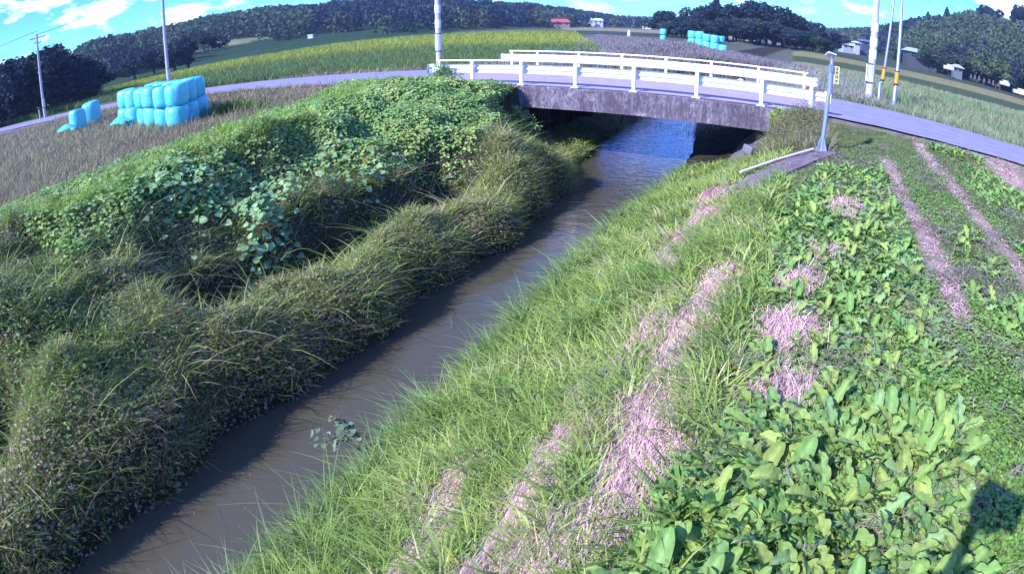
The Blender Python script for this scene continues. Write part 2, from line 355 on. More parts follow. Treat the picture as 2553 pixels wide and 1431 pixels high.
# ------------------------------------------------------------------ ground: one sheet to the horizon
def inpoly(x, y, P):
    c = np.zeros(np.shape(x), bool); n = len(P)
    for i in range(n):
        x1, y1 = P[i]; x2, y2 = P[(i+1) % n]
        m = ((y1 > y) != (y2 > y)) & (x < (x2-x1)*(y-y1)/((y2-y1) if y2 != y1 else 1e-9)+x1); c ^= m
    return c
RICE = [(-52, 47.5), (-40, 46.8), (-26, 43), (-15, 39.5), (-7, 36), (0, 36), (6, 42), (9, 60), (12, 100), (20, 187), (-7, 179), (-28, 163), (-40, 142), (-43, 113), (-53, 102), (-56, 85), (-60, 66)]
REEDS = [(7, 46), (15, 47), (24, 44), (27, 60), (29, 89), (27, 113), (20, 138), (12, 100), (7, 70)]
def clearing(az, r):
    E = (H(r*np.sin(np.radians(az)), r*np.cos(np.radians(az)))-2.2)/r*57.3
    return ((az > -28.6) & (az < -21.5) & (E > .1+(az+28)*.03) & (E < .85-(az+28)*.05)) | ((az > -39.5) & (az < -33.6) & (E > -.2) & (E < .28))
def ground_cols(x, y):
    n, s = ns(x, y); r = np.hypot(x, y); az = np.degrees(np.arctan2(x, y)); f = fbm(x*.5, y*.5, 21); g = fbm(x*.05, y*.05, 31)
    c = np.zeros(x.shape+(3,)); c[:] = (.10, .12, .05)
    def put(m, col, var=0):
        col = np.array(col); c[m] = col*(1+var*(f[m][:, None]-.5))
    put(r > 40, (.12, .14, .08), .5)
    put((n < -13.5) & (r < 60), (.17, .15, .13), .7)                       # near left field, dry
    put((r > 60) & (az < -5) & (r < 300), (.035, .085, .035), .5)             # dark crop fields by the hill foot
    put((n > 6) & (r < 45) & (az > 30), (.13, .16, .09), .6)
    far = (az > 26) & (r > 40)
    put(far & (r < 70), (.30, .29, .17), .5); put(far & (r >= 70) & (r < 95), (.08, .12, .06), .3); put(far & (r >= 95) & (r < 140), (.30, .27, .13), .3); put(far & (r >= 140), (.07, .10, .06), .4)
    mid = (az > 5) & (az <= 26) & (r > 40)
    put(mid & (r < 150), (.14, .15, .12), .5); put(mid & (r >= 150) & (r < 230), (.07, .09, .07), .4); put(mid & (r >= 230) & (r < 420), (.34, .30, .20), .4)
    put(inpoly(x, y, REEDS), (.20, .17, .21), .6)
    put(hill(x, y) > .4, (.035, .08, .04), .4)
    m = (hill(x, y) > .2) & clearing(az, np.maximum(r, 1)); put(m, (.26, .28, .17), .6)
    lv = (n > -4.2) & (n < 12) & (r < 40) & (s > -6) & (s < 18.4); put(lv, (.13, .15, .07), .7)
    for a, b, s0, s1 in ((2.05, .20, 5.8, 15), (3.5, .19, 4, 18.2), (6.0, .7, 14, 18.3)):
        t = np.exp(-(np.abs(n-a)/b)**3)*sstep(s0-1, s0+1, s)*(1-sstep(s1-1, s1+.5, s)); t = t*np.clip(2.4*fbm(x*1.9, y*1.9, 41)-.35, 0, 1)
        c = c*(1-t[..., None])+t[..., None]*np.array((.42, .34, .31))
    d, rz, hw, sdd = road_info(x, y)
    t = (np.exp(-(np.maximum(d-hw, 0)/.8)**2)*(r < 70)*np.clip(fbm(x*1.2, y*1.2, 44)*1.8-.1, 0, 1))[..., None]*.9; c = c*(1-t)+t*np.array((.42, .33, .34))
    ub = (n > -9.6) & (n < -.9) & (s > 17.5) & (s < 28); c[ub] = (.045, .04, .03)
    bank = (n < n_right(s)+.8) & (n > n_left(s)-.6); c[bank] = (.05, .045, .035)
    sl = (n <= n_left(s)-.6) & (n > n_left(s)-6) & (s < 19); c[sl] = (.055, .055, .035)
    return c
ang = np.radians(np.concatenate([np.linspace(-179, -78, 24), np.linspace(-76, 76, 560), np.linspace(78, 180, 24)]))
rad = np.concatenate([np.linspace(.15, 3, 26)[:-1], np.geomspace(3, 60, 250)[:-1], np.geomspace(60, 1500, 150), [2500, 5000]])
A, Rr = np.meshgrid(ang, rad); GX, GY = Rr*np.sin(A), Rr*np.cos(A); GZ = H(GX, GY)
na, nr_ = len(ang), len(rad); idx = np.arange(na*nr_).reshape(nr_, na); nxt = np.roll(idx, -1, 1)
F = np.stack([idx[:-1], nxt[:-1], nxt[1:], idx[1:]], -1).reshape(-1, 4)[:, ::-1]
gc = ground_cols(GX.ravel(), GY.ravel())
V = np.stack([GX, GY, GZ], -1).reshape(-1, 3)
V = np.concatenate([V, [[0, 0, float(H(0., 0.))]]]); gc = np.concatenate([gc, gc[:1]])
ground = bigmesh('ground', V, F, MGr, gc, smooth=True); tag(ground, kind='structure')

# water
def mat_water():
    m = mat('muddy_water', (.052, .047, .055), .04, .5); N = m.node_tree.nodes; L = m.node_tree.links; b = N['Principled BSDF']
    b.inputs['IOR'].default_value = 1.5
    t = N.new('ShaderNodeTexCoord'); mp = N.new('ShaderNodeMapping'); mp.inputs['Rotation'].default_value = (0, 0, R(27)); mp.inputs['Scale'].default_value = (1.0, 2.2, 1)
    L.new(t.outputs['Object'], mp.inputs[0])
    n = N.new('ShaderNodeTexNoise'); n.inputs['Scale'].default_value = 2.6; n.inputs['Detail'].default_value = 3; L.new(mp.outputs[0], n.inputs[0])
    q = N.new('ShaderNodeBump'); q.inputs['Distance'].default_value = .05; L.new(n.outputs[0], q.inputs['Height']); L.new(q.outputs[0], b.inputs['Normal'])
    # riffles upstream: bump grows with distance along the stream
    sx = N.new('ShaderNodeSeparateXYZ'); L.new(t.outputs['Object'], sx.inputs[0])
    mr = N.new('ShaderNodeMapRange'); mr.inputs[1].default_value = 9; mr.inputs[2].default_value = 16; mr.inputs[3].default_value = .015; mr.inputs[4].default_value = .5
    L.new(sx.outputs[1], mr.inputs[0]); L.new(mr.outputs[0], q.inputs['Strength'])
    # silt clouds
    n2 = N.new('ShaderNodeTexNoise'); n2.inputs['Scale'].default_value = .5; L.new(t.outputs['Object'], n2.inputs[0])
    x = N.new('ShaderNodeMix'); x.data_type = 'RGBA'; x.inputs[6].default_value = (.080, .073, .060, 1); x.inputs[7].default_value = (.095, .086, .070, 1)
    L.new(n2.outputs[0], x.inputs[0]); L.new(x.outputs[2], b.inputs['Base Color'])
    return m
mb = MB(); q = [xy(a, b) for a, b in ((-12, -12), (-2.5, -12), (-2.5, 57), (-12, 57))]
mb.add([(a, b, -2.5) for a, b in q], [(0, 1, 2, 3)]); tag(mb.build('water', mat_water()), kind='structure')

# road: one sheet over the bridge and both approaches
P = _smooth(ROAD, 14); V = []; F = []; K = 7
for i, p in enumerate(P):
    d = P[min(i+1, len(P)-1)][:2]-P[max(i-1, 0)][:2]; d = d/np.hypot(*d); sdv = np.array([-d[1], d[0]])
    for k in range(K):
        t = (k/(K-1)*2-1); e = t*p[3]*(1+.02*math.sin(i*1.7+k)); V.append((p[0]+sdv[0]*e, p[1]+sdv[1]*e, p[2]+.012+.03*(1-t*t)))
for i in range(len(P)-1):
    for k in range(K-1): a = i*K+k; F.append((a, a+1, a+K+1, a+K))
road = bigmesh('road', np.array(V), np.array(F)[:, ::-1], MAs, smooth=True); tag(road, kind='structure')

# ------------------------------------------------------------------ bridge
def B(n, s, z=0): x, y = xy(n, s); return Vector((x, y, z))
en = Vector((EN[0], EN[1], 0)); es = Vector((ES[0], ES[1], 0)); BR = math.atan2(EN[1], EN[0])
def mat_slab():
    m = mat('stained_concrete', (.2, .2, .2), .9, .15); N = m.node_tree.nodes; L = m.node_tree.links; b = N['Principled BSDF']
    t = N.new('ShaderNodeTexCoord')
    def nz(sc, stretch, lo, hi, det=5):
        mp = N.new('ShaderNodeMapping'); mp.inputs['Scale'].default_value = stretch; L.new(t.outputs['Object'], mp.inputs[0])
        n = N.new('ShaderNodeTexNoise'); n.inputs['Scale'].default_value = sc; n.inputs['Detail'].default_value = det; n.inputs['Roughness'].default_value = .7; L.new(mp.outputs[0], n.inputs[0])
        r = N.new('ShaderNodeMapRange'); r.inputs[1].default_value = lo; r.inputs[2].default_value = hi; L.new(n.outputs[0], r.inputs[0]); return r.outputs[0]
    def mix(f, a, b2):
        x = N.new('ShaderNodeMix'); x.data_type = 'RGBA'; L.new(f, x.inputs[0])
        for i, c in ((6, a), (7, b2)):
            if isinstance(c, tuple): x.inputs[i].default_value = (*c, 1)
            else: L.new(c, x.inputs[i])
        return x.outputs[2]
    a = mix(nz(5.5, (1, 1, .16), .40, .62), (.115, .095, .135), (.36, .32, .43))     # run-off streaks
    c = mix(nz(.55, (1, 1, 1), .52, .66), a, (.44, .41, .53))                         # paler washed patches
    d = mix(nz(14, (1, 1, .5), .35, .75), (.075, .06, .095), c)
    L.new(d, b.inputs['Base Color'])
    n = N.new('ShaderNodeTexNoise'); n.inputs['Scale'].default_value = 22; L.new(t.outputs['Object'], n.inputs[0])
    q = N.new('ShaderNodeBump'); q.inputs['Strength'].default_value = .5; q.inputs['Distance'].default_value = .02; L.new(n.outputs[0], q.inputs['Height']); L.new(q.outputs[0], b.inputs['Normal'])
    return m
MSl = mat_slab()
MCo = mat('abutment_concrete', (.20, .19, .26), .9, .15, noise=(1.6, (.12, .115, .16), .35, .7), bump=(20, .4))
br = empty('concrete_bridge', B(-5.2, 22.5)); tag(br, 'weathered concrete slab bridge with stained edge spanning the stream', 'bridge')
def rel(o, par): o.matrix_parent_inverse = Matrix.Translation(-par.location); return o
# deck slab: subdivided with slightly rough top edge
S0, S1 = 19.02, 25.98; NS, NE = -13.7, .5
def slab_mesh():
    mb = MB(); k = 60; prof = [(0, -.74), (.0, -.04), (.03, -.0), (.22, .02), (S1-S0-.22, .02), (S1-S0-.03, 0), (S1-S0, -.04), (S1-S0, -.74)]
    V = []; F = []
    for i in range(k+1):
        n = NS+(NE-NS)*i/k; j = .012*math.sin(i*2.3)+.01*math.sin(i*5.1)
        for a, b in prof: V.append(B(n, S0+a+j*(.6 if a < .5 else 0), b+(j if -.1 < b < .01 else 0)))
    m = len(prof)
    for i in range(k):
        for q in range(m): F.append((i*m+q, i*m+(q+1) % m, (i+1)*m+(q+1) % m, (i+1)*m+q))
    mb.add(V, F); mb.add(V[:m], [tuple(range(m))[::-1]]); mb.add(V[-m:], [tuple(range(m))]); return mb
rel(slab_mesh().build('deck_slab', MSl, br), br)
mb = MB(); V = []; F = []                     # pinkish deck surface laid on the slab, under the kerb line of the rail posts
for i in range(41):
    n = NS+(NE-NS)*i/40
    for j in range(7):
        t = j/6; V.append(B(n, S0+.14+(S1-S0-.28)*t, .028+.035*(1-(2*t-1)**2)))
for i in range(40):
    for j in range(6): a = i*7+j; F.append((a, a+7, a+8, a+1))
mb.add(V, F, True); rel(mb.build('deck_surface', MDk, br), br)
for nn, sg in ((-9.75, -1), (-.65, 1)):
    mb = MB(); mb.box(B(nn, 22.5, -1.9), (.6, S1-S0-.1, 2.3), BR); o = mb.build('abutment', MCo, br); rel(o, br)
mb = MB()      # sloping lining under the right end
mb.add([B(-.96, 19.3, -.78), B(-.96, 25.6, -.78), B(-2.3, 25.6, -1.9), B(-2.3, 19.3, -1.9), B(-.96, 19.3, -2.2), B(-.96, 25.6, -2.2)], [(0, 1, 2, 3), (0, 3, 4), (1, 5, 2), (3, 2, 5, 4)])
rel(mb.build('sloped_lining', MCo, br), br)

# ------------------------------------------------------------------ guardrails
POSTN = [-12.75, -11.36, -9.42, -7.45, -5.45, -3.40, -1.35, .2]
WB = [(0, -.155), (.045, -.14), (.075, -.09), (.075, -.065), (.02, -.025), (.0, 0), (.02, .025), (.075, .065), (.075, .09), (.045, .14), (0, .155)]
WB = WB+[(a-.012, b) for a, b in WB[::-1]]
def rail(name, s, inward, label, ns_, lo, hi):
    t = empty(name, B((lo+hi)/2, s)); tag(t, label, 'guardrail', 'white guardrails along the bridge edges')
    for n in ns_:
        mb = MB(); mb.box(B(n, s, .44), (.11, .10, .84), BR); mb.box(B(n, s, .03), (.26, .22, .03), BR)
        for a in (-.09, .09): mb.box(B(n+a, s-.07, .055), (.025, .025, .03), BR)
        rel(mb.build('post', MWh, t), t)
    mb = MB(); pts = [B(n, s, .87) for n in np.linspace(ns_[0]-.12, ns_[-1]+.15, 12)]
    mb.tube(pts, .036, 10); rel(mb.build('top_pipe', MWh, t), t)
    so_ = .115*inward; side = es*inward
    mb = MB(); mb.sweep(WB, [B(n, s, .57)+es*so_ for n in np.linspace(lo, hi, 8)], side); rel(mb.build('beam', MWh, t), t)
    for n in ns_[1:-1]:
        mb = MB(); mb.box(B(n, s+inward*.085, .57), (.09, .07, .16), BR); rel(mb.build('bracket', MWh, t), t)
    for n, sg in ((lo, -1), (hi, 1)):      # flared terminal plates with a bolt slot
        mb = MB(); V = []; F = []; k = 7
        for i in range(k+1):
            a = i/k*1.35
            for z in (-.17, -.03, .03, .17): V.append(B(n+sg*.22*math.sin(a), s, .57+z)+es*(so_+.05*inward-inward*.2*(1-math.cos(a))))
        for i in range(k):
            for j in ((0, 1, 2) if i < 2 or i > 4 else (0, 2)): q = i*4+j; F.append((q, q+1, q+5, q+4))
        o = len(V); V += [v+es*inward*-.01 for v in V]; F += [tuple(x+o for x in f[::-1]) for f in F]
        mb.add(V, F, True); rel(mb.build('end_terminal', MWh, t), t)
    return t
rail('guardrail', 19.14, 1, 'white guardrail on the near edge of the bridge, posts standing in front of its beam', POSTN, -13.1, .62)
rail('guardrail', 25.86, -1, 'white guardrail on the far edge of the bridge, beam in front of its posts', [-13.2, -11.9, -9.9, -7.9, -5.95, -4.0, -2.0, -.05], -13.55, .35)

# ------------------------------------------------------------------ poles, posts, signs
def h1(x, y): return float(H(np.array([x]), np.array([y]))[0])
def polar(az, r): return r*math.sin(R(az)), r*math.cos(R(az))
def utility_pole(x, y, hgt, r, label, arm=None, plates=(), lean=(0, 0), group='concrete utility poles', bands=True, mt=None):
    z = h1(x, y)-.2; t = empty('utility_pole', (x, y, z)); tag(t, label, 'utility pole', group); mt = mt or MCp
    MB().tube([(0, 0, 0), (lean[0]*.5, lean[1]*.5, hgt/2), (lean[0], lean[1], hgt)], [r, r*.85, r*.68], 16).build('shaft', mt, t)
    if bands:
        MB().tube([(0, 0, 1.15), (0, 0, 1.19)], r+.008, 16).build('band', MBk, t); MB().tube([(0, 0, 2.05), (0, 0, 2.08)], r+.008, 16).build('band', MBk, t)
        mb = MB()                                       # ribbed guard sheet between the bands
        for k in range(14):
            a = 2*math.pi*k/14; mb.box(((r+.006)*math.cos(a), (r+.006)*math.sin(a), 1.62), (.02, .02, .82), m=Matrix.Rotation(a, 3, 'Z'))
        mb.build('ribbed_guard', MWh, t)
    for zz, col in plates:
        MB().tube([(lean[0]*zz/hgt, lean[1]*zz/hgt, zz), (lean[0]*(zz+.42)/hgt, lean[1]*(zz+.42)/hgt, zz+.42)], r*.96+.004, 16).build('wrap_plate', col, t)
    for k in range(5):
        zz = 2.6+k*.9
        if zz < hgt-.6 and bands: MB().tube([(r*.6, 0, zz), (r+.12, 0, zz)] if k % 2 else [(-r*.6, 0, zz), (-r-.12, 0, zz)], .012, 6).build('step_bolt', MSt2, t)
    if arm:
        for zz, ln, rz in arm:
            a = MB().box((0, r*.8+.04, zz), (ln, .08, .09), m=None).build('crossarm', MSt2, t); a.rotation_euler.z = rz
            for q in (-.42, 0, .42):
                MB().tube([(q*ln, r*.8+.04, zz+.04), (q*ln, r*.8+.04, zz+.14), (q*ln, r*.8+.04, zz+.17)], [.035, .05, .02], 8).build('insulator', MWh, a)
    return t
pA = polar(-43.4, 58.5); utility_pole(pA[0], pA[1], 7.9, .14, 'thin concrete utility pole with a short crossarm, farthest left beside the dark trees', arm=((7.55, 1.6, .75), (7.1, .7, .75)), lean=(-.1, 0), mt=MCp)
pB = polar(-31.3, 47); utility_pole(pB[0], pB[1], 9.5, .15, 'bare utility pole rising behind the long stack of cyan bales', arm=((9.2, 1.6, .3),), lean=(-.1, 0))
pC = polar(-6.3, 30.9); utility_pole(pC[0], pC[1], 9.5, .155, 'utility pole at the left end of the bridge with pale wrapped plates', plates=((2.35, MWh), (3.1, MWh)), arm=((9.0, 1.6, 0),))
pD = (16.45, 24.95); utility_pole(pD[0], pD[1], 9.5, .20, 'thickest utility pole beside the road right of the bridge, with ribbed guard sheet', plates=((2.3, MWh), (2.9, MPale), (3.6, MPale)), lean=(.35, 0), arm=((9.0, 1.6, .5),))
def stay_pole(x, y, hgt, r, top, label):
    z = h1(x, y)-.2; t = empty('steel_pole', (x, y, z)); tag(t, label, 'pole', 'slim steel poles beside the thick utility pole')
    MB().tube([(0, 0, 0), (0, 0, 1.25), (top[0]*.14, top[1]*.14, 1.3), (top[0], top[1], hgt)], [r, r, r*.85, r*.6], 12).build('shaft', MSt2, t)
    MB().tube([(top[0]*.14, 0, 1.42), (top[0]*.21, 0, 1.95)], r*1.12, 12).build('yellow_guard', MYe, t)
    MB().tube([(top[0]*.14, 0, 1.36), (top[0]*.14, 0, 1.42)], r*1.15, 12).build('black_band', MBk, t); MB().tube([(top[0]*.21, 0, 1.95), (top[0]*.21, 0, 2.0)], r*1.15, 12).build('black_band', MBk, t)
pE = (16.9, 24.8); stay_pole(16.9, 24.7, 8.6, .085, (1.0, 0), 'slim steel pole with a yellow guard leaning close beside the thick utility pole')
stay_pole(16.55, 22.9, 8.6, .10, (.25, 0), 'slim steel pole with a yellow guard standing apart, rightmost of the pole cluster')

# wires
def wire(a, b, sag, label, r=.012):
    a, b = Vector(a), Vector(b); pts = []
    for i in range(25):
        t = i/24; p = a.lerp(b, t); p.z -= sag*4*t*(1-t); pts.append(p)
    o = MB().tube(pts, r, 5).build('power_line', MWi); tag(o, label, 'wire', 'overhead power lines')
wire((pA[0], pA[1], 7.2), (pB[0], pB[1], 8.4), .5, 'overhead wire running from the far left pole to the pole behind the bales', .02)
wire((pB[0], pB[1], 8.6), (pC[0], pC[1], 8.6), .9, 'upper wire from the pole behind the bales to the pole at the bridge', .012)
wire((pB[0], pB[1], 8.2), (pC[0]-.3, pC[1], 7.6), 1.1, 'lower wire from the pole behind the bales to the pole at the bridge', .012)
wire((pD[0]+.3, pD[1], 8.4), (75, 30, 9.6), 1.0, 'upper overhead wire crossing the sky at the right edge', .012)
wire((pD[0]+.3, pD[1], 7.6), (75, 36, 8.4), 1.1, 'lower overhead wire crossing the sky at the right edge', .012)
wire((pA[0], pA[1], 7.5), (-120, 30, 8.5), 1.2, 'overhead wire leaving the far left pole to the left', .02)

# solar powered gauge post by the right end of the bridge
gx, gy = 7.0, 12.42; gz = h1(gx, gy)
t = empty('gauge_post', (gx, gy, gz)); tag(t, 'grey steel post with a small solar panel and yellow sign at the right bridge end', 'post')
MB().tube([(0, 0, 0), (.05, 0, 1.1), (.10, 0, 2.13)], [.058, .052, .045], 14).build('shaft', MSt2, t)
mb = MB(); mb.box((0, 0, .03), (.34, .34, .05))
for a in range(4):
    c, s_ = math.cos(a*math.pi/2+.4), math.sin(a*math.pi/2+.4)
    mb.add([(c*.05, s_*.05, .05), (c*.17, s_*.17, .05), (c*.05, s_*.05, .36), (c*.05-s_*.012, s_*.05+c*.012, .05), (c*.17-s_*.012, s_*.17+c*.012, .05), (c*.05-s_*.012, s_*.05+c*.012, .36)], [(0, 1, 2), (3, 5, 4), (0, 3, 4, 1), (1, 4, 5, 2), (2, 5, 3, 0)])
mb.build('base_plate', MSt2, t)
MB().box((0, 0, -.08), (.42, .42, .18)).build('footing', MCo, t)
RM = Matrix.Rotation(R(-30), 3, 'X') @ Matrix.Rotation(R(12), 3, 'Y')
sp = MB().box((.06, 0, 2.24), (.22, .18, .025), m=RM).build('solar_panel', MWh, t)
MPv = mat('solar_cells', (.35, .45, .62), .15, .8)
MB().box(Vector((.06, 0, 2.24))+RM @ Vector((0, 0, .018)), (.18, .14, .006), m=RM).build('solar_cells', MPv, sp)
MB().tube([(.10, 0, 2.11), (.08, 0, 2.22)], .025, 8).build('panel_bracket', MSt2, t)
MB().tube([(.085, 0, 1.35), (.085, 0, 2.02)], .066, 12).build('junction_sleeve', MSt2, t)
MB().box((.06, -.07, 1.95), (.07, .05, .16)).build('sensor_box', MSt2, t)
MSg = mat('cream_sign', (.85, .74, .42), .5, .3)
sg = MB().box((.225, -.03, 1.80), (.135, .02, .40)).build('sign_plate', MSg, t)
MInk = mat('dark_ink', (.10, .07, .05), .6)
mb = MB()                               # worn vertical lettering, four characters
def stroke(x0, z0, x1, z1, w_=.014): 
    p0 = Vector((.225+x0*.85, -.0435, 1.80+z0*.8)); p1 = Vector((.225+x1*.85, -.0435, 1.80+z1*.8)); d = p1-p0
    mb.box((p0+p1)/2, (d.length, .003, w_), m=Matrix.Rotation(-math.atan2(d.z, d.x), 3, 'Y'))
for zc, st in ((.175, ((-.04, .03, .04, .03), (0, .05, 0, -.045), (-.04, -.02, .04, -.02))), (.06, ((-.045, .035, .045, .035), (-.04, -.04, 0, .035), (0, .035, .045, -.045), (-.03, 0, .03, 0))),
               (-.06, ((-.035, .045, -.035, -.045), (-.035, .045, .035, .045), (.035, .045, .035, -.045), (-.035, 0, .035, 0))), (-.175, ((-.045, .02, .045, .02), (0, .05, -.035, -.045), (0, 0, .04, -.045)))):
    for a in st: stroke(a[0], zc+a[1], a[2], zc+a[3])
mb.build('lettering', MInk, sg)
MB().box((.15, -.03, 1.86), (.12, .012, .02)).build('sign_bracket', MSt2, t)

# pale pipe rail with rusty stubs going down the bank, beside a worn concrete ramp
p0 = B(.30, 14.05); p1 = B(-1.15, 12.0); z0, z1 = h1(p0.x, p0.y)+.10, h1(p1.x, p1.y)+.16
t = empty('pipe_rail', (p0.x, p0.y, 0)); tag(t, 'pale low pipe running down the bank from the foot of the gauge post', 'pipe')
def L2(q, z): return (q.x-p0.x, q.y-p0.y, z)
o = MB().tube([L2(p0, z0), L2(p0.lerp(p1, .55), z0*.45+z1*.55+.02), L2(p1, z1)], .028, 10).build('pipe', MPi, t)
for q in (.25, .5, .8):
    c = p0.lerp(p1, q); zz = z0*(1-q)+z1*q; MB().tube([L2(c, zz), L2(c, zz-.32)], .022, 8).build('support_stub', MRu, t)
V = []; F = []
for i in range(13):
    f = i/12; c = B(.55, 14.3).lerp(B(-1.25, 10.6), f)
    for j, off in enumerate((-.42, -.4, .4, .42)):
        q = c+Vector((.65, -.76, 0))*off; zz = h1(q.x, q.y)+(.05 if j in (1, 2) else -.15); V.append((q.x, q.y, zz))
for i in range(12):
    for j in range(3): a = i*4+j; F.append((a, a+4, a+5, a+1))
MRa = mat('ramp_concrete', (.24, .19, .27), .9, .1, noise=(3, (.14, .11, .14), .35, .7), bump=(12, .6))
o = MB().add(V, F).build('concrete_ramp', MRa); tag(o, 'worn purplish concrete ramp descending the bank under the pale pipe', 'ramp')
q = B(-1.15, 14.9); o = MB().box((0, 0, 0), (.55, .30, .22)).build('concrete_block', MCo); o.location = (q.x, q.y, h1(q.x, q.y)+.42); o.rotation_euler = (.15, .2, .5)
tag(o, 'loose pale concrete block lying in the brown weeds under the right bridge end', 'concrete block')
b_ = o.modifiers.new('b', 'BEVEL'); b_.width = .03; b_.segments = 2

# yellow marker post, leaning
x, y = polar(26.9, 29.5); t = empty('marker_post', (x, y, h1(x, y))); tag(t, 'slim yellow marker post leaning at the far roadside beyond the bridge', 'marker post')
MB().tube([(0, 0, -.2), (.15, 0, 1.1)], .035, 8).build('post', MYe, t); MB().tube([(.15, 0, 1.1), (.158, 0, 1.17)], .037, 8).build('red_cap', mat('red_cap', (.5, .05, .03)), t)
# white bag-shaped float hung among the weeds behind the bridge
x, y = polar(21.2, 39); zz = h1(x, y); t = empty('white_buoy', (x, y, zz)); tag(t, 'round white buoy slung from a dark bracket among the weeds behind the bridge', 'buoy')
mb = MB(); V = []; F = []
for i in range(9):
    a = math.pi*i/8
    for k in range(14):
        b = 2*math.pi*k/14; V.append((.33*math.sin(a)*math.cos(b)+.12*math.cos(a), .30*math.sin(a)*math.sin(b), .95+.36*math.cos(a)))
for i in range(8):
    for k in range(14): F.append((i*14+k, (i+1)*14+k, (i+1)*14+(k+1) % 14, i*14+(k+1) % 14))
mb.add(V, F, True); mb.build('shell', mat('white_plastic', (.85, .88, .88), .4), t)
mb = MB(); mb.tube([(-.32, 0, 0), (-.33, 0, 1.45), (-.22, 0, 1.75)], .03, 6); mb.tube([(.32, 0, 0), (.36, 0, 1.45), (.33, 0, 1.7)], .03, 6); mb.tube([(-.33, 0, 1.4), (.36, 0, 1.4)], .035, 6); mb.build('bracket', MBk, t)
# short stakes in the left field
x, y = polar(-43.9, 56); o = MB().tube([(0, 0, -.2), (-.02, 0, 1.0)], .06, 8).build('stake', MCp); o.location = (x, y, h1(x, y)); tag(o, 'short grey stake beside the foot of the far left utility pole', 'stake')

# the time-lapse camera and its post: the picture is taken from here; out of frame, its shadow falls into view
t = empty('monitoring_camera', (0, 0, h1(0, -.4))); tag(t, 'solar powered monitoring camera on a post whose shadow falls on the dock leaves', 'camera')
zc = CAM_H-h1(0, -.4)
MB().box((0, -.17, zc+.0), (.17, .26, .17)).build('housing', MSt2, t)
MB().tube([(0, -.10, -.2), (0, -.10, zc-.10)], .045, 12).build('post', MSt2, t)
MB().box((0, -.12, zc-.115), (.08, .16, .05)).build('mount_bracket', MSt2, t)
RM = sd.to_track_quat('Z', 'Y').to_matrix()
MB().box((-.06, -.28, zc+.13), (.36, .24, .03), m=RM).build('solar_panel', MPv, t)
MB().box((0, -.14, zc-.72), (.40, .18, .42)).build('battery_box', MWh, t)
MB().box((.02, -.13, zc-1.35), (.26, .16, .34)).build('control_box', MWh, t)
MB().tube([(.10, -.28, zc), (.20, -.28, zc+.22)], .012, 6).build('antenna', MBk, t)
MB().tube([(.20, -.28, zc+.20), (.22, -.28, zc+.32)], .06, 8).build('antenna_head', MBk, t)

# ------------------------------------------------------------------ wrapped bales
def bale_mesh(seed, hgt=.92, r=.53):
    g = np.random.default_rng(seed); V = []; F = []; n = 30
    prof = [(0, .02), (.55, 0), (.86, .02), (.97, .09), (1.01, .22), (1.03, .42), (1.035, .6), (1.015, .78), (.96, .91), (.84, .985), (.5, 1.01), (0, 1.0)]
    ph = g.uniform(0, 6, 4); sq = g.uniform(-.05, .05)
    for i, (a, b) in enumerate(prof):
        for k in range(n):
            t_ = 2*math.pi*k/n; rr = r*a*(1+.018*math.sin(3*t_+ph[0])+.012*math.sin(7*t_+ph[1]+b*5)+sq*math.cos(t_*2))+(.008*((k % 3) == 0) if .1 < b < .95 else 0)
            V.append((rr*math.cos(t_), rr*math.sin(t_), hgt*b+.012*math.sin(5*t_+ph[2])*(a > .5)+.03*(math.cos(t_+ph[3]))*(b > .7)*a))
    for i in range(len(prof)-1):
        for k in range(n): F.append((i*n+k, i*n+(k+1) % n, (i+1)*n+(k+1) % n, (i+1)*n+k))
    me = bpy.data.meshes.new('wrapped_bale'); me.from_pydata(V, [], F); me.polygons.foreach_set('use_smooth', [True]*len(F)); me.materials.append(MBale); me.update(); return me
BM = [bale_mesh(i) for i in range(4)]
bi = [0]
def bale(x, y, lay, label, group, sc=1.0, tip=None):
    o = bpy.data.objects.new('wrapped_bale', BM[bi[0] % 4]); bi[0] += 1; COL.objects.link(o)
    z = h1(x, y)-.03+lay*.90*sc; o.location = (x, y, z); o.rotation_euler = (random.uniform(-.03, .03), random.uniform(-.03, .03), random.uniform(0, 6)) if not tip else tip
    if tip: o.location.z += .5*sc
    o.scale = (sc,)*3; tag(o, label, 'hay bale', group); return o
random.seed(3)
P0 = np.array([-12.7, 21.3]); P5 = np.array([-17.7, 24.9]); dA = (P5-P0)/5; dB = np.array([.55, .85])*1.08
GA = 'cyan wrapped bales in the long two-layer stack'
ordn = ['nearest', 'second', 'third', 'fourth', 'fifth', 'farthest left']
for i in range(6):
    for lay in (0, 1):
        p = P0+dA*i+np.random.default_rng(i*2+lay).normal(0, .05, 2)
        bale(p[0], p[1], lay, f"{ordn[i]} cyan bale of the front row in the long stack, {'upper' if lay else 'lower'} layer", GA, .93)
for i in range(5):
    for lay in (0, 1):
        p = P0+np.array((-.25, 2.1))+dA*(i*1.0)+np.random.default_rng(i*2+lay+50).normal(0, .05, 2)
        if i == 0: bale(p[0], p[1], lay, f"{'upper' if lay else 'lower'} cyan bale at the right end of the long stack", GA, .95)
        elif lay: bale(p[0], p[1], lay, 'back row cyan bale, its top just showing over the front row of the stack', GA, .93)
for i, lay in ((0, 0), (0, 1)):
    p = P0+np.array((-.12, 1.05))
    bale(p[0], p[1], lay, f"{'upper' if lay else 'lower'} cyan bale wedged between the nearest and right end bales of the stack", GA, .93)
x, y = polar(-40.3, 34.5); bale(x, y, 0, 'cyan bale on its own pair left of the long stack, nearer the camera', 'pair of cyan bales at the left', 1.0).scale = (.95, .95, 1.25)
x, y = polar(-38.9, 36.8); bale(x, y, 0, 'cyan bale of the left pair, farther and slightly higher one', 'pair of cyan bales at the left', 1.05).scale = (1.1, 1.1, 1.4)
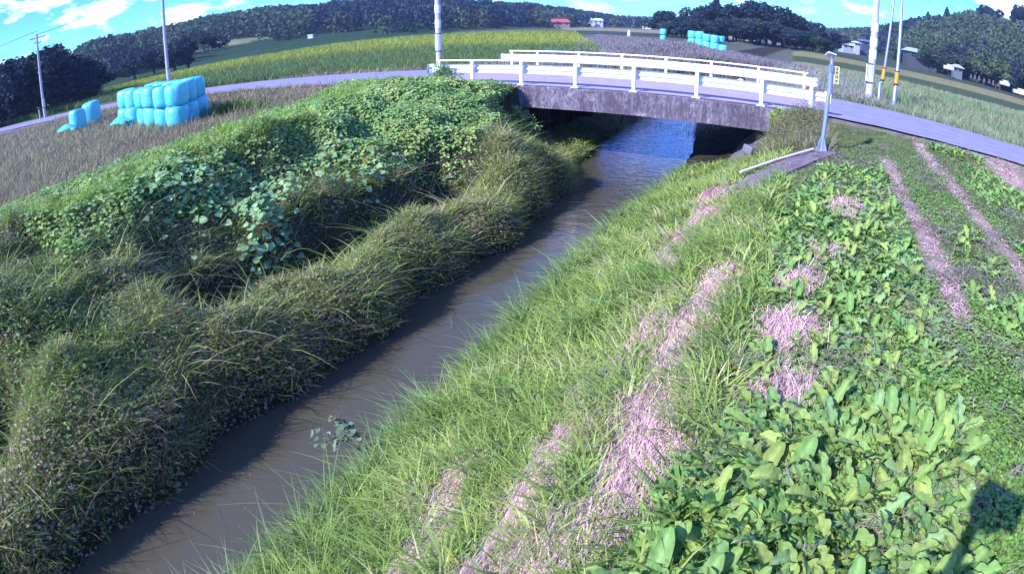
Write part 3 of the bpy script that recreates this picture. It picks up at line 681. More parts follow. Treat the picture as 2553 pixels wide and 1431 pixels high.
def scrap(x, y, label, s=1):
    mb = MB(); g = np.random.default_rng(int(abs(x)*10)); V = []; F = []
    for i in range(7):
        for j in range(5): V.append((s*(i/6-.5)*1.1, s*(j/4-.5)*.6, s*(.28*math.sin(math.pi*i/6)*math.sin(math.pi*j/4)+g.uniform(0, .08))))
    for i in range(6):
        for j in range(4): a = i*5+j; F.append((a, a+1, a+6, a+5))
    o = mb.add(V, F, True).build('film_scrap', MBale); o.location = (x, y, h1(x, y)+.28); o.rotation_euler.z = .6; tag(o, label, 'plastic scrap', 'crumpled cyan film on the ground'); return o
x, y = polar(-41.5, 33.6); scrap(x, y, 'crumpled cyan film on the grass left of the bale pair')
x, y = polar(-36.2, 29.0); scrap(x, y, 'crumpled cyan film on the grass at the left foot of the long stack')
# far group beyond the bridge
GF = 'cyan wrapped bales in the far stack beyond the bridge'
fn = ['leftmost', 'second', 'third', 'fourth']
for i, (az, r) in enumerate(((16.75, 90), (17.45, 87.5), (18.1, 85), (18.85, 82.5))):
    for lay in (0, 1):
        x, y = polar(az, r); bale(x, y, lay, f"{fn[i]} bale of the far stack beyond the bridge, {'upper' if lay else 'lower'} layer", GF, 1.16)
x, y = polar(19.35, 84.5); bale(x, y, 1, 'upper bale set back at the right of the far stack', GF, 1.12); bale(x, y, 0, 'lower bale set back at the right of the far stack', GF, 1.12)
x, y = polar(19.6, 79.5); bale(x, y, 0, 'rightmost bale of the far stack, single with nothing on top', GF, 1.05)
x, y = polar(14.1, 123); bale(x, y, 0, 'lower bale of the lone pair left of the far stack', 'lone pair of far cyan bales', 1.1); bale(x, y, 1, 'upper bale of the lone pair left of the far stack', 'lone pair of far cyan bales', 1.25)
x, y = polar(11.0, 137); o = MB().tube([(0, 0, -.2), (0, 0, .5), (.05, 0, 1.2)], [.35, .4, .25], 10).build('field_marker', MWh); o.location = (x, y, h1(x, y)+.3); tag(o, 'small pale sack standing in the far purple field', 'sack')

# ------------------------------------------------------------------ far houses
def house(az, el, r, w_, d_, hgt, roofcol, wallcol, label, rz=0, roofh=None):
    x, y = polar(az, r); z = 2.2+r*math.tan(R(el)); t = empty('house', (x, y, z), rz); tag(t, label, 'house', 'far houses at the foot of the hills')
    m1 = mat('far_wall', wallcol, .8); m2 = mat('far_roof', roofcol, .6, .3); rh = roofh or w_*.16
    wl = MB().box((0, 0, hgt/2-3), (w_, d_, hgt+6)).build('wall', m1, t)
    for k in range(max(2, int(w_/3))):
        MB().box((-w_/2+w_*(k+.5)/max(2, int(w_/3)), -d_/2-.02, hgt*.5), (.9, .06, .9)).build('window', MBk, wl)
    e = .7; mb = MB(); mb.add([(-w_/2-e, -d_/2-e, hgt), (w_/2+e, -d_/2-e, hgt), (w_/2+e, d_/2+e, hgt), (-w_/2-e, d_/2+e, hgt), (-w_/2+e, 0, hgt+rh), (w_/2-e, 0, hgt+rh)],
               [(0, 1, 5, 4), (1, 2, 5), (2, 3, 4, 5), (3, 0, 4), (3, 2, 1, 0)]); mb.build('roof', m2, t)
house(4.7, -.25, 330, 10, 7, 1.8, (.50, .10, .13), (.25, .18, .2), 'low house with a bright red roof at the foot of the far hill', roofh=1.9)
house(6.3, .05, 420, 6, 6, 3.2, (.55, .6, .8), (.85, .87, .95), 'small white far house, leftmost of the pair right of the red roof', roofh=1.2)
house(7.7, -.05, 430, 13, 7, 2.6, (.75, .78, .9), (.55, .55, .7), 'wide pale far house right of the small white one', roofh=1.6)
house(12.6, -.08, 500, 6, 5, 2, (.7, .7, .85), (.85, .8, .85), 'tiny white far house left of the dark tree grove', roofh=1)
house(3.1, -.25, 325, 5, 4, 2.2, (.5, .5, .7), (.7, .7, .85), 'tiny grey far house half hidden by a round tree', roofh=1)
house(31.0, -.1, 300, 6, 5, 1.6, (.5, .56, .72), (.35, .4, .5), 'low white far house right of the dark tree grove', roofh=1.1)
house(31.9, .25, 310, 3.0, 3.0, 1.6, (.6, .62, .75), (.5, .52, .6), 'small bright white far shed beside the low white house', roofh=.8)
house(32.9, .5, 320, 8, 5, 1.6, (.10, .15, .36), (.06, .08, .14), 'far house with a dark blue roof near the thick utility pole', roofh=1.2)
house(38.0, .1, 215, 11, 6, 2.2, (.38, .44, .62), (.06, .07, .10), 'long shed with a grey-blue roof under the right hand trees', rz=-.35, roofh=1.3)
house(41.6, -.15, 185, 3.0, 2.6, 1.0, (.36, .40, .50), (.12, .15, .18), 'small shed with pale roof at the right edge of the fields', rz=-.5, roofh=.9)
def far_bit(az, el, r, sx, sz, label, cat='vehicle'):
    x, y = polar(az, r); o = MB().box((0, 0, sz/2), (sx, 1.6, sz)).box((sx*.08, 0, sz*1.2), (sx*.55, 1.4, sz*.6)).build('parked_van', MCp); o.location = (x, y, 2.2+r*math.tan(R(el))); o.rotation_euler.z = -.6
    b = o.modifiers.new('b', 'BEVEL'); b.width = .15; b.segments = 2; tag(o, label, cat, 'pale vehicles parked at the edge of the right hand trees')
far_bit(40.8, -.2, 178, 3.2, 1.0, 'white vehicle parked below the small shed under the right hand trees')
far_bit(46.3, -.35, 150, 2.6, .8, 'white vehicle parked among pale posts at the right edge')
far_bit(47.9, -.75, 135, 3.4, .8, 'low white vehicle parked at the very right edge')
# pale fence posts at the field edge on the right
for k, (az, el) in enumerate(((43.0, -.25), (43.4, -.25), (43.8, -.28), (44.3, -.3), (44.8, -.3), (45.2, -.35), (45.7, -.35))):
    x, y = polar(az, 160); o = MB().box((0, 0, -.05), (.26, .26, .6+.25*(k % 3))).box((0, 0, -.45), (.5, .5, .3)).build('stone_marker', MCo); o.location = (x, y, 2.2+160*math.tan(R(el)))
    tag(o, 'small pale stone marker in the row below the right hand trees', 'stone marker', 'row of pale stone markers at the field edge')
x, y = polar(-17.9, 205); o = MB().box((0, 0, .5), (1.6, 1.6, 1.0)).box((0, 0, 1.15), (1.9, 1.9, .3)).build('pump_hut', MWh); o.location = (x, y, 2.2+205*math.tan(R(-.2))); tag(o, 'tiny white hut in the dark crop field at the foot of the left hill', 'hut')

# ------------------------------------------------------------------ trees
def crown_broad(seed, n=900, w_=1.0):
    """unit-height broadleaf crown: leaf clumps on lobes, base at z=0"""
    g = np.random.default_rng(seed); k = 16; c = np.stack([g.normal(0, .17, k)*w_, g.normal(0, .17, k)*w_, g.uniform(.30, .86, k)], 1); rr = g.uniform(.10, .20, k)*(1.15-.5*np.abs(c[:, 2]-.55))
    i = g.integers(0, k, n); d = unit(g.normal(0, 1, (n, 3))); P = c[i]+d*rr[i][:, None]*g.uniform(.7, 1.15, n)[:, None]
    return P, d
def crown_conifer(seed, n=900, w_=1.0):
    g = np.random.default_rng(seed); z = g.beta(1.1, 1.5, n)*.9+.1; a = g.uniform(0, 6.283, n); lay = .75+.35*np.abs(np.sin(z*26+a*.7)); rad = (1.02-z)**.75*.26*w_*lay*g.uniform(.7, 1.1, n)
    P = np.stack([rad*np.cos(a), rad*np.sin(a), z], 1); d = unit(np.stack([np.cos(a), np.sin(a), .2+0*a], 1)); return P, d
def clump_mesh(P, d, size, col, var, seed, flat=.7):
    """each point -> small star of leaf faces"""
    g = np.random.default_rng(seed); n = len(P); out_ = []
    for q in range(2):
        nm = unit(d+g.normal(0, flat, (n, 3))); hd = unit(g.normal(0, 1, (n, 3)))
        C = np.array(col)*g.uniform(1-var, 1+var, (n, 1))*g.uniform(.9, 1.1, (n, 3))
        T = (np.array([(-.5, -.1, 0), (-.1, -.45, .05), (.5, -.12, -.05), (.28, .42, 0), (-.25, .4, .06)]), np.array([(0, 1, 2), (0, 2, 3), (0, 3, 4)]), np.array([1, .9, 1.1, 1, 1.]))
        out_.append(place(T, P+g.normal(0, size*.15, (n, 3)), frames(nm, hd), size*g.uniform(.6, 1.3, n), C))
    return merge(out_)
def tree_mesh(kind, seed, col, n=2400):
    P, d = (crown_broad if kind == 'b' else crown_conifer)(seed, n); V, F, C = clump_mesh(P, d, .052 if kind == 'b' else .042, col, .3, seed)
    me = bigmesh('tmp', V, F, MT, C); m = me.data; bpy.data.objects.remove(me); return m
trunk = {}
def trunk_mesh():
    mb = MB(); mb.tube([(0, 0, -.05), (.01, 0, .3), (0, .01, .7)], [.03, .022, .008], 8)
    for k in range(6):
        a = k*1.1; z = .28+.06*k; mb.tube([(0, 0, z), (.13*math.cos(a), .13*math.sin(a), z+.14)], [.012, .004], 5)
    me = bpy.data.meshes.new('trunk'); me.from_pydata(mb.v, [], mb.f); me.materials.append(MBark); return me
TM = trunk_mesh()
DK = (.030, .050, .075); MD = (.055, .090, .065); LT = (.10, .15, .08)
CR = {('b', c): [tree_mesh('b', s, col) for s in (1, 2, 3)] for c, col in (('d', DK), ('m', MD), ('l', LT))}
CR.update({('c', c): [tree_mesh('c', s+9, col) for s in (1, 2)] for c, col in (('d', DK), ('m', MD))})
def tree(kind, c, x, y, hgt, wid, label, group, name, z=None):
    t = empty(name, (x, y, (h1(x, y) if z is None else z)-.2), random.uniform(0, 6)); t.scale = (hgt*wid, hgt*wid, hgt)
    for nm_, me in (('crown', random.choice(CR[(kind, c)])), ('trunk', TM)):
        o = bpy.data.objects.new(nm_, me); COL.objects.link(o); o.parent = t
    tag(t, label, 'tree', group)
random.seed(11)
# grove in the middle: skyline elevation by azimuth
GR = [(13.9, .9, 'b'), (14.5, 1.45, 'b'), (15.3, 1.0, 'b'), (16.1, 1.05, 'b'), (16.9, 1.1, 'b'), (17.5, 2.15, 'b'), (18.2, 2.3, 'b'), (18.9, 3.05, 'c'), (19.6, 2.0, 'b'), (20.0, 2.55, 'b'), (20.8, 2.2, 'b'), (21.5, 2.45, 'c'), (22.3, 3.15, 'b'), (23.0, 2.7, 'b'),
      (23.6, 2.95, 'b'), (24.3, 2.55, 'b'), (25.0, 2.7, 'b'), (25.7, 2.35, 'b'), (26.4, 2.3, 'b'), (27.1, 1.95, 'b'), (27.9, 1.75, 'b'), (28.7, 1.2, 'b'), (29.4, .7, 'b')]
for i, (az, e, k) in enumerate(GR):
    r = 185+random.uniform(-8, 8); x, y = polar(az, r); top = 2.2+r*math.tan(R(e))
    lab = {2: 'dark rounded tree standing alone at the left end of the middle grove', 7: 'tallest pointed conifer of the dark grove in the middle', 12: 'tall round-headed tree right of the pointed conifer in the middle grove', 22: 'lowest dark tree at the right end of the middle grove'}.get(i if i != 1 else 2, 'dark dense tree within the grove in the middle, beyond the cyan bales')
    tree(k, 'd', x, y, top-h1(x, y)+.6, (1.0 if k == 'b' else .85)*random.uniform(.9, 1.1)*(1.6 if e < 1.3 else 1.1), lab, 'dark trees of the middle grove', 'broadleaf_tree' if k == 'b' else 'conifer_tree')
for i in range(30):            # lower front rank
    az = 14+i*.53+random.uniform(-.2, .2); r = 168+random.uniform(-7, 6); x, y = polar(az, r); e = np.interp(az, [14, 17, 22, 27, 30], [.4, .9, 1.5, 1.0, .2])*random.uniform(.7, 1.05)
    tree('b', 'd' if i % 3 else 'm', x, y, 2.2+r*math.tan(R(e))-h1(x, y)+.5, random.uniform(1.2, 1.7), 'lower dark tree in the front rank of the middle grove', 'front rank of the middle grove', 'broadleaf_tree')
# left grove
for i in range(26):
    az = -52+i*.52+random.uniform(-.2, .2); r = random.choice((72, 80, 90))+random.uniform(-3, 3); x, y = polar(az, r); e = np.interp(az, [-52, -47, -45, -43.3, -42, -41, -39.5, -38.5], [3.4, 3.3, 3.4, 3.5, 3.7, 2.6, 1.6, .2])*random.uniform(.82, 1.05)
    tree('c' if i % 4 == 0 else 'b', 'd', x, y, 2.2+r*math.tan(R(e))-h1(x, y)+.2, random.uniform(.95, 1.35)*(.8 if i % 4 == 0 else 1), 'dark tree in the tall grove at the left edge behind the far left pole', 'dark trees of the left grove', 'conifer_tree' if i % 4 == 0 else 'broadleaf_tree')
for az, r, e, lab in ((-37.9, 100, .35, 'small round dark bush in front of the pale clearing at the left'), (-30.6, 120, 1.35, 'broad dark tree left of the pole behind the bales'), (-29.4, 122, 1.6, 'broad dark tree right of the pole behind the bales'), (-32.6, 125, 1.2, 'broad dark tree at the left of the row below the hill'), (-34.5, 130, .9, 'low dark tree at the foot of the left hill'),
                     (3.0, 318, .45, 'pale round tree beside the tiny grey far house')):
    x, y = polar(az, r); tree('b', 'l' if 'pale round' in lab else 'd', x, y, 2.2+r*math.tan(R(e))-h1(x, y)+.3, 1.9, lab, None, 'broadleaf_tree')
# right hand trees in front of the hill
for i in range(34):
    az = 36.2+i*.42+random.uniform(-.2, .2); r = 235-i*1.6+random.uniform(-14, 14); x, y = polar(az, r); e = np.interp(az, [36, 38, 42, 46, 51], [.9, 1.2, 1.9, 2.1, 2.4])*random.uniform(.6, 1.15)
    c = random.choice('dmml'); tree('b', c, x, y, 2.2+r*math.tan(R(e))-h1(x, y)+.3, random.uniform(1.0, 1.5), {'d': 'dark tree', 'm': 'mid green tree', 'l': 'light green tree'}[c]+' in the front edge of the wooded hill at the right', 'trees at the front of the right hand hill', 'broadleaf_tree')
for az, e, k in ((38.6, 4.55, 'c'), (40.4, 5.3, 'c'), (43.6, 6.1, 'c'), (44.4, 6.3, 'b'), (47.0, 6.9, 'c'), (47.8, 7.0, 'b')):
    r = float(np.interp(az, HA, HR))-6; x, y = polar(az, r); top = 2.2+r*math.tan(R(e)); tree(k, 'd', x, y, top-h1(x, y)+.3, 1.2, 'taller tree standing above the skyline of the right hand hill', 'skyline trees on the right hand hill', 'conifer_tree' if k == 'c' else 'broadleaf_tree')

# forest on the hills: one mass
g = np.random.default_rng(5); X = []; Y = []; 
az = g.uniform(-62, 62, 30000); F_ = np.interp(az, HA, HF); R_ = np.interp(az, HA, HR); r = F_+(R_*1.02-F_)*g.uniform(0, 1, 30000)**.85
x, y = r*np.sin(np.radians(az)), r*np.cos(np.radians(az)); k = (hill(x, y) > .55) & ~clearing(az, r); k &= ~((az > -29.5) & (az < -12) & (hill(x, y) < 3.0+np.sin(az)*.6)) 
x, y, az, r = x[k][:7800], y[k][:7800], az[k][:7800], r[k][:7800]; n = len(x); z = H(x, y)
hg = g.uniform(6, 9.5, n); con = fbm(x*.02, y*.02, 77) > .52
pts = 42; zz = g.beta(1.4, 1.2, (n, pts)); a = g.uniform(0, 6.283, (n, pts)); prof = np.where(con[:, None], (1.02-zz)**.8*.30, np.sqrt(np.clip(.27-(zz-.5)**2, 0, 1))*.62)
rad_ = prof*hg[:, None]*g.uniform(.7, 1.1, (n, pts)); P = np.stack([x[:, None]+rad_*np.cos(a), y[:, None]+rad_*np.sin(a), z[:, None]-.5+zz*hg[:, None]], -1).reshape(-1, 3)
d = unit(np.stack([np.cos(a), np.sin(a), .5+0*a], -1)).reshape(-1, 3)
base = np.where(con[:, None], np.array([(.030, .052, .075)]), np.array([(.065, .10, .065)]))*g.uniform(.7, 1.35, (n, 1)); base = np.repeat(base, pts, 0)*g.uniform(.8, 1.2, (n*pts, 1))
T = (np.array([(-.5, -.1, 0), (0, -.5, .1), (.5, .0, -.05), (0, .5, .05)]), np.array([(0, 1, 2), (0, 2, 3)]), np.array([1, .9, 1.1, 1]))
V, F, C = place(T, P, frames(unit(d+g.normal(0, .6, d.shape)), unit(g.normal(0, 1, d.shape))), g.uniform(.9, 2.1, len(P))*np.repeat(np.clip(r/330, .7, 1.5), pts), base)
o = bigmesh('hill_forest', V, F, MT, C); tag(o, 'dark mixed forest covering the hills along the horizon', 'forest', kind='stuff')

# ------------------------------------------------------------------ vegetation near the camera
Q = 1.0
def stuff(name, parts, m, label, cat):
    V, F, C = merge(parts); o = bigmesh(name, V, F, m, C); tag(o, label, cat, kind='stuff'); print(name, len(F)); return o
GRN = [(.15, .25, .06), (.23, .35, .09), (.32, .45, .13), (.43, .51, .15), (.58, .56, .34)]
DRY = [(.25, .19, .15), (.36, .28, .24), (.16, .12, .09), (.10, .09, .05)]
STR = [(.74, .47, .52), (.88, .62, .63), (.46, .30, .32), (.78, .58, .44), (.66, .47, .60)]
def strips(n, s):
    """0..1 amount of mown straw on the right bank; the swaths lie parallel to the stream"""
    a = 0
    for nc, wd, s0, s1, k in ((-1.57, .22, 7.4, 12.0, 1), (-.82, .19, 1.0, 6.9, 2), (-1.42, .14, 1.0, 5.9, 3), (-2.13, .14, 1.4, 3.5, 4)):
        a = np.maximum(a, np.exp(-((n-nc-.12*np.sin(s*1.9+k))/wd)**2)*sstep(s0-.4, s0+.3, s)*(1-sstep(s1-.4, s1+.3, s))*np.clip(3.0*fbm(n*2.6, s*1.5, 60+k)-.75+(.45 if k == 2 else 0), 0, 1))
    for nc, sc, rn, rs in ((.12, 5.2, .24, .27), (.16, 4.15, .22, .15), (.87, 9.6, .24, .36), (.5, 7.4, .2, .3), (.2, 6.3, .2, .25), (-1.75, 9.0, .2, .3)):
        a = np.maximum(a, np.exp(-(((n-nc)/rn)**2+((s-sc)/rs)**2)**1.5)*np.clip(fbm(n*4, s*4, 66)*3-.6, 0, 1))
    return a
def trackm(n, s):
    a = 0
    for q, b, s0, s1 in ((2.05, .20, 5.8, 15), (3.5, .19, 4, 18.2), (6.0, .7, 14, 18.3)):
        a = np.maximum(a, np.exp(-(np.abs(n-q-.05*np.sin(s))/b)**3)*sstep(s0-1, s0+1, s)*(1-sstep(s1-1, s1+.5, s)))
    return a
def dockm(n, s):
    """where broad dock leaves grow"""
    lo = np.interp(s, [1, 2.2, 3, 3.7, 5, 7, 9.8, 12.2], [-.5, -.35, -.25, 0, -.1, -.25, .1, .55]); hi = np.interp(s, [1, 2.4, 4.3, 6.7, 9, 14], [1.35, 1.5, 1.65, 1.6, 1.75, 1.9])
    a = (n > lo) & (n < hi) & (s < 12.6)
    b = (n > 3.9) & (n < 5.8) & (s > 4) & (s < 17.5) & (fbm(n*1.2, s*.8, 83) > .45)
    c = (n > 2.35) & (n < 3.2) & (s > 4) & (s < 9.5) & (fbm(n*1.5, s*1.1, 84) > .52)
    return (a | b | c) & (strips(n, s) < .4) & (trackm(n, s) < .4)
road_clear = lambda x, y: (lambda q: q[0] > q[2]+.30-.55*vnoise(x*1.6, y*1.6, 88)-.25*(q[2] < 2.75))(road_info(x, y))
no_br = lambda n, s: ~((n > -13.7) & (n < .7) & (s > 18.9) & (s < 26.2))

# --- right bank: tall green grass from the water edge to the shoulder
parts = []
x, y = samp(-4.25, -.1, -1, 18.9, int(76000*Q), .9, 4.0, lambda n, s, x, y: (n > n_right(s)+.0) & (rng.random(n.shape) > strips(n, s)*1.25) & (n < -.1-.3*rng.random(n.shape)) & ~((n > -1.5) & (s > 10.9) & (s < 14.6) & (np.abs((n+1.25)-(s-10.6)*.486) < .42)))
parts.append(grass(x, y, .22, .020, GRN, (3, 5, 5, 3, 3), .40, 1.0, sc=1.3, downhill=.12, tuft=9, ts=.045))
x, y = samp(-4.3, -3.0, 0, 19.0, 5200, .8, 4.0, lambda n, s, x, y: (n > n_right(s)+.05) & (n < n_right(s)+.5))
parts.append(grass(x, y, .32, .018, [(.17, .28, .10), (.24, .36, .15), (.36, .43, .26)], (3, 4, 1), .5, .9, downhill=.5, seg=4, tuft=14, ts=.04))
stuff('bank_grass', parts, MG, 'tall green grass covering the right bank down to the water', 'grass')
# low turf on the levee top
parts = []
x, y = samp(-.9, 8, -1.5, 18.3, int(120000*Q), 1.1, 3.2, lambda n, s, x, y: (rng.random(n.shape) > trackm(n, s)*np.clip(2.6*fbm(x*1.9, y*1.9, 41)-.3, .25, 1)) & (rng.random(n.shape) > strips(n, s)) & road_clear(x, y))
parts.append(grass(x, y, .085, .008, [(.14, .24, .08), (.19, .31, .11), (.27, .36, .18), (.36, .32, .28)], (3, 5, 3, 1), .6, .7, seg=2, sc=.8, tuft=7, ts=.04))
stuff('levee_turf', parts, MG, 'short turf on the top of the levee between the wheel tracks', 'turf')
# clover and other low round leaves
x, y = samp(1.2, 8, -1, 14, int(52000*Q), 1.2, 3.2, lambda n, s, x, y: (trackm(n, s) < .5) & ((fbm(n*1.1, s*.9, 90) > .42) | (n > 1.7) & (s < 6)) & road_clear(x, y))
P1 = leaves(T_OVAL, x, y, .042, [(.16, .30, .07), (.22, .38, .10), (.29, .42, .14)], (3, 4, 1), .01, .07, .35)
x, y = samp(-1.2, 1.2, -1, 12, int(9000*Q), 1.2, 3.2, lambda n, s, x, y: (fbm(n*2, s*2, 91) > .5))
P2 = leaves(T_OVAL, x, y, .045, [(.14, .24, .06), (.22, .30, .08)], (3, 1), .01, .06, .4)
stuff('clover', [P1, P2], ML, 'low bright green clover spreading over the levee', 'clover')

# --- straw lying in swaths
def straw(x, y, C, Lm=.34, W=.0021, ang=None, hmax=.07, spread=.5):
    n = len(x); nm, z = slope_n(x, y, .3); a = math.atan2(-ES[1], -ES[0]) if ang is None else ang
    a = a+rng.normal(0, spread, n)+.5*(vnoise(x*1.5, y*1.5, 8)-.5); Lg = Lm*rng.lognormal(0, .35, n); r = np.hypot(x, y)
    P = np.stack([x, y, z+.01+rng.uniform(0, hmax, n)], 1); d = np.stack([np.cos(a), np.sin(a), 0*a], 1); d = d-nm*np.sum(d*nm, 1, keepdims=True); d[:, 2] += rng.normal(0, .10, n)
    sdv = unit(np.cross(nm, d)); W_ = W*rng.uniform(.7, 1.5, n)*(1+np.maximum(r-3, 0)*.12); V = np.empty((n, 6, 3)); cv = nm*(.10*Lg)[:, None]*rng.normal(.2, .6, (n, 1)); sb = sdv*(Lg*rng.normal(0, .10, n))[:, None]
    for i, t in enumerate((-.5, 0, .5)):
        c = P+d*(Lg*t)[:, None]+(cv+sb)*(1-4*t*t); ww = W_*(1 if t < .4 else .4); V[:, 2*i] = c-sdv*ww[:, None]; V[:, 2*i+1] = c+sdv*ww[:, None]
    F = np.array([(0, 1, 3), (0, 3, 2), (2, 3, 5), (2, 5, 4)]); F = (F[None]+(np.arange(n)*6)[:, None, None]).reshape(-1, 3)
    return V.reshape(-1, 3), F, np.repeat(C, 6, 0)
parts = []
x, y = samp(-2.6, 1.3, 0, 12.5, int(70000*Q), 1.0, 3.5, lambda n, s, x, y: rng.random(n.shape) < strips(n, s)**1.2)
parts.append(straw(x, y, palette(len(x), STR, (5, 4, 3, 1, 1), .22, x, y, 3), hmax=.04, spread=.34))
x, y = samp(1.6, 7, 2, 18.3, int(5000*Q), 1.0, 5, lambda n, s, x, y: (rng.random(n.shape) < trackm(n, s)*np.clip(fbm(x*1.7, y*1.7, 41)*1.5, 0, 1)) & road_clear(x, y))
parts.append(straw(x, y, palette(len(x), STR, (5, 4, 3, 1, 1), .2), Lm=.10, W=.003, hmax=.015, spread=1.2))
x, y = samp(-3.6, 8, 0, 18, int(20000*Q), 1.1, 3.5, lambda n, s, x, y: (rng.random(n.shape) < np.clip((fbm(x*1.3, y*1.3, 52)-.5+.11*(n < -.6))*4, .02, 1)) & road_clear(x, y))
parts.append(straw(x, y, palette(len(x), [(.40, .30, .33), (.28, .22, .20), (.5, .42, .40)], (3, 3, 1), .25), Lm=.15, hmax=.10, spread=2))
stuff('cut_straw', parts, MSt, 'pinkish dry cut straw lying in swaths along the right bank', 'straw')

# --- dock plants
def dock_leaf(L_, W_, wav, droop, g):
    """one undulating leaf on a stalk, along +x"""
    rows = 11; v = []; f = []; sh = []
    for i in range(rows+1):
        t = i/rows; st = .16
        if t < st: h = .012
        else: q = (t-st)/(1-st); h = W_*.5*max(0., 1-abs(2*q**.8-1)**2.4)**.62+.001
        z = L_*(.62*t-droop*t*t); x_ = L_*(t*.92)
        for j, (a, b) in enumerate(((-1, 1), (-.5, .35), (0, 0), (.5, .35), (1, 1))):
            wv = wav*math.sin(i*2.1+j*1.7+g.uniform(0, 1))*abs(a)
            v.append((x_, a*h, z+b*h*.35+wv*L_*.1)); sh.append(1.35 if j == 2 else g.uniform(.93, 1.05))
    for i in range(rows):
        for j in range(4): a = i*5+j; f += [(a, a+5, a+6), (a, a+6, a+1)]
    return np.array(v), np.array(f), np.array(sh)
def dock_plant(seed, size=.30, nl=13):
    g = np.random.default_rng(seed); parts = []
    for k in range(nl):
        up = g.uniform(.10, .70) if k < nl*.7 else g.uniform(.7, 1.1); v, f, s_ = dock_leaf(size*g.uniform(.7, 1.15), size*g.uniform(.24, .36), g.uniform(.3, .9), g.uniform(.1, .75), g)
        a = k*2.4+g.uniform(-.4, .4); cu, su = math.cos(up-.55), math.sin(up-.55); v = np.stack([v[:, 0]*cu-v[:, 2]*su, v[:, 1], v[:, 0]*su+v[:, 2]*cu], 1)
        ro = g.normal(0, .25); v = np.stack([v[:, 0], v[:, 1]*math.cos(ro)-v[:, 2]*math.sin(ro)*0, v[:, 2]+v[:, 1]*math.sin(ro)], 1)
        v = np.stack([v[:, 0]*math.cos(a)-v[:, 1]*math.sin(a), v[:, 0]*math.sin(a)+v[:, 1]*math.cos(a), v[:, 2]], 1)
        c = np.array([(.20, .36, .11), (.17, .32, .11), (.25, .40, .12), (.24, .39, .17), (.31, .42, .12)][g.integers(0, 5)])*g.uniform(.85, 1.12)
        if g.random() < .012: c = np.array((.45, .24, .10))
        parts.append((v, f, c[None]*s_[:, None]))
    return merge(parts)
DP = [dock_plant(100+i) for i in range(9)]
def dock_me(i):
    o = bigmesh('tmp', *DP[i][:2], ML, DP[i][2], smooth=True); m = o.data; bpy.data.objects.remove(o); return m
DM = [dock_me(i) for i in range(9)]
pts = []; g = np.random.default_rng(77)
cs = g.uniform(.5, 17.5, 90000); cn = g.uniform(-.55, 5.8, 90000); ok = dockm(cn, cs); cs, cn = cs[ok], cn[ok]; cx_, cy_ = xy(cn, cs)
cdd = (.115+.005*np.hypot(cx_, cy_))*np.where((cs > 4) & (g.random(len(cs)) < .3), 1.3, 1.0)
acc = np.empty((0, 2))
for px_, py_, dd in zip(cx_, cy_, cdd):
    if len(acc) == 0 or np.min((acc[:, 0]-px_)**2+(acc[:, 1]-py_)**2) > dd*dd: acc = np.vstack([acc, [px_, py_]])
    if len(acc) > 3000: break
pts = [tuple(p) for p in acc]
pts.sort(key=lambda p: math.hypot(*p)); print('docks', len(pts))
nD = 0
for i, (px_, py_) in enumerate(pts):
    n_, s_ = ns(px_, py_)
    if math.hypot(px_, py_) > 5.2 or n_ > 1.8: continue
    o = bpy.data.objects.new('dock_plant', DM[i % 9]); COL.objects.link(o); o.location = (px_, py_, h1(px_, py_)-.02); k = random.uniform(.85, 1.2)*(1.0 if s_ < 3.9 else .72)
    o.scale = (k, k, k); o.rotation_euler = (random.uniform(-.15, .15), random.uniform(-.15, .15), random.uniform(0, 6.28)); nD += 1
    tag(o, 'large dock plant with wide wavy green leaves in the dense patch nearest the camera' if s_ < 3.9 else 'middle sized dock plant just beyond the front leafy patch', 'plant', 'dock plants in front' if s_ < 3.9 else 'dock plants behind the front patch')
print('near docks', nD)
parts = []
rest = [p for p in pts if math.hypot(*p) > 5.2 or ns(*p)[0] > 1.8]; rest = np.array(rest); zz = H(rest[:, 0], rest[:, 1])
for i in range(9):
    q = rest[i::9]; m = len(q)
    if not m: continue
    v, f, c = DP[i]; a = g.uniform(0, 6.28, m); sc_ = g.uniform(.6, .95, m); Rm = frames(np.tile([0, 0, 1.], (m, 1))+g.normal(0, .1, (m, 3)), np.stack([np.cos(a), np.sin(a), 0*a], 1))
    V = np.einsum('nij,npj->npi', Rm, v[None]*sc_[:, None, None])+np.stack([q[:, 0], q[:, 1], zz[i::9]-.02], 1)[:, None]
    parts.append((V.reshape(-1, 3), (f[None]+(np.arange(m)*len(v))[:, None, None]).reshape(-1, 3), (c[None]*g.uniform(.85, 1.15, (m, 1, 1))).reshape(-1, 3)))
stuff('dock_leaves', parts, ML, 'spreading broad-leaved dock farther up the levee top', 'dock leaves')
# lone dock in the straw
px_, py_ = xy(-.49, 4.5); o = bpy.data.objects.new('dock_plant', DM[3]); COL.objects.link(o); o.location = (px_, py_, h1(px_, py_)); o.scale = (.8,)*3; tag(o, 'lone dock plant growing out of the pink straw swath', 'plant')
# leafy branch hanging over the water
def branch(x0, y0, z0, label):
    t = empty('leafy_branch', (x0, y0, z0)); tag(t, label, 'branch'); g = np.random.default_rng(4); mb = MB(); tips = []
    for k in range(7):
        a = math.pi*.93+g.normal(0, .45); L_ = g.uniform(.3, .62); p = [(0, 0, 0), (L_*.5*math.cos(a), L_*.5*math.sin(a), .10), (L_*math.cos(a), L_*math.sin(a), .06+g.uniform(0, .14))]
        mb.tube(p, [.006, .004, .002], 5)
        for q in np.linspace(.35, 1, 9): tips.append((np.array(p[0])*(1-q)**2+2*q*(1-q)*np.array(p[1])+q*q*np.array(p[2]))+g.normal(0, .025, 3))
    mb.build('stems', MRu, t); P = np.array(tips); n = len(P)
    V, F, C = place(T_LOBE, P, frames(rand_up(n, .5), heads(n)), g.uniform(.05, .095, n), palette(n, [(.13, .20, .14), (.18, .26, .18)], (1, 1)))
    bigmesh('foliage', V, F, ML, C, t)
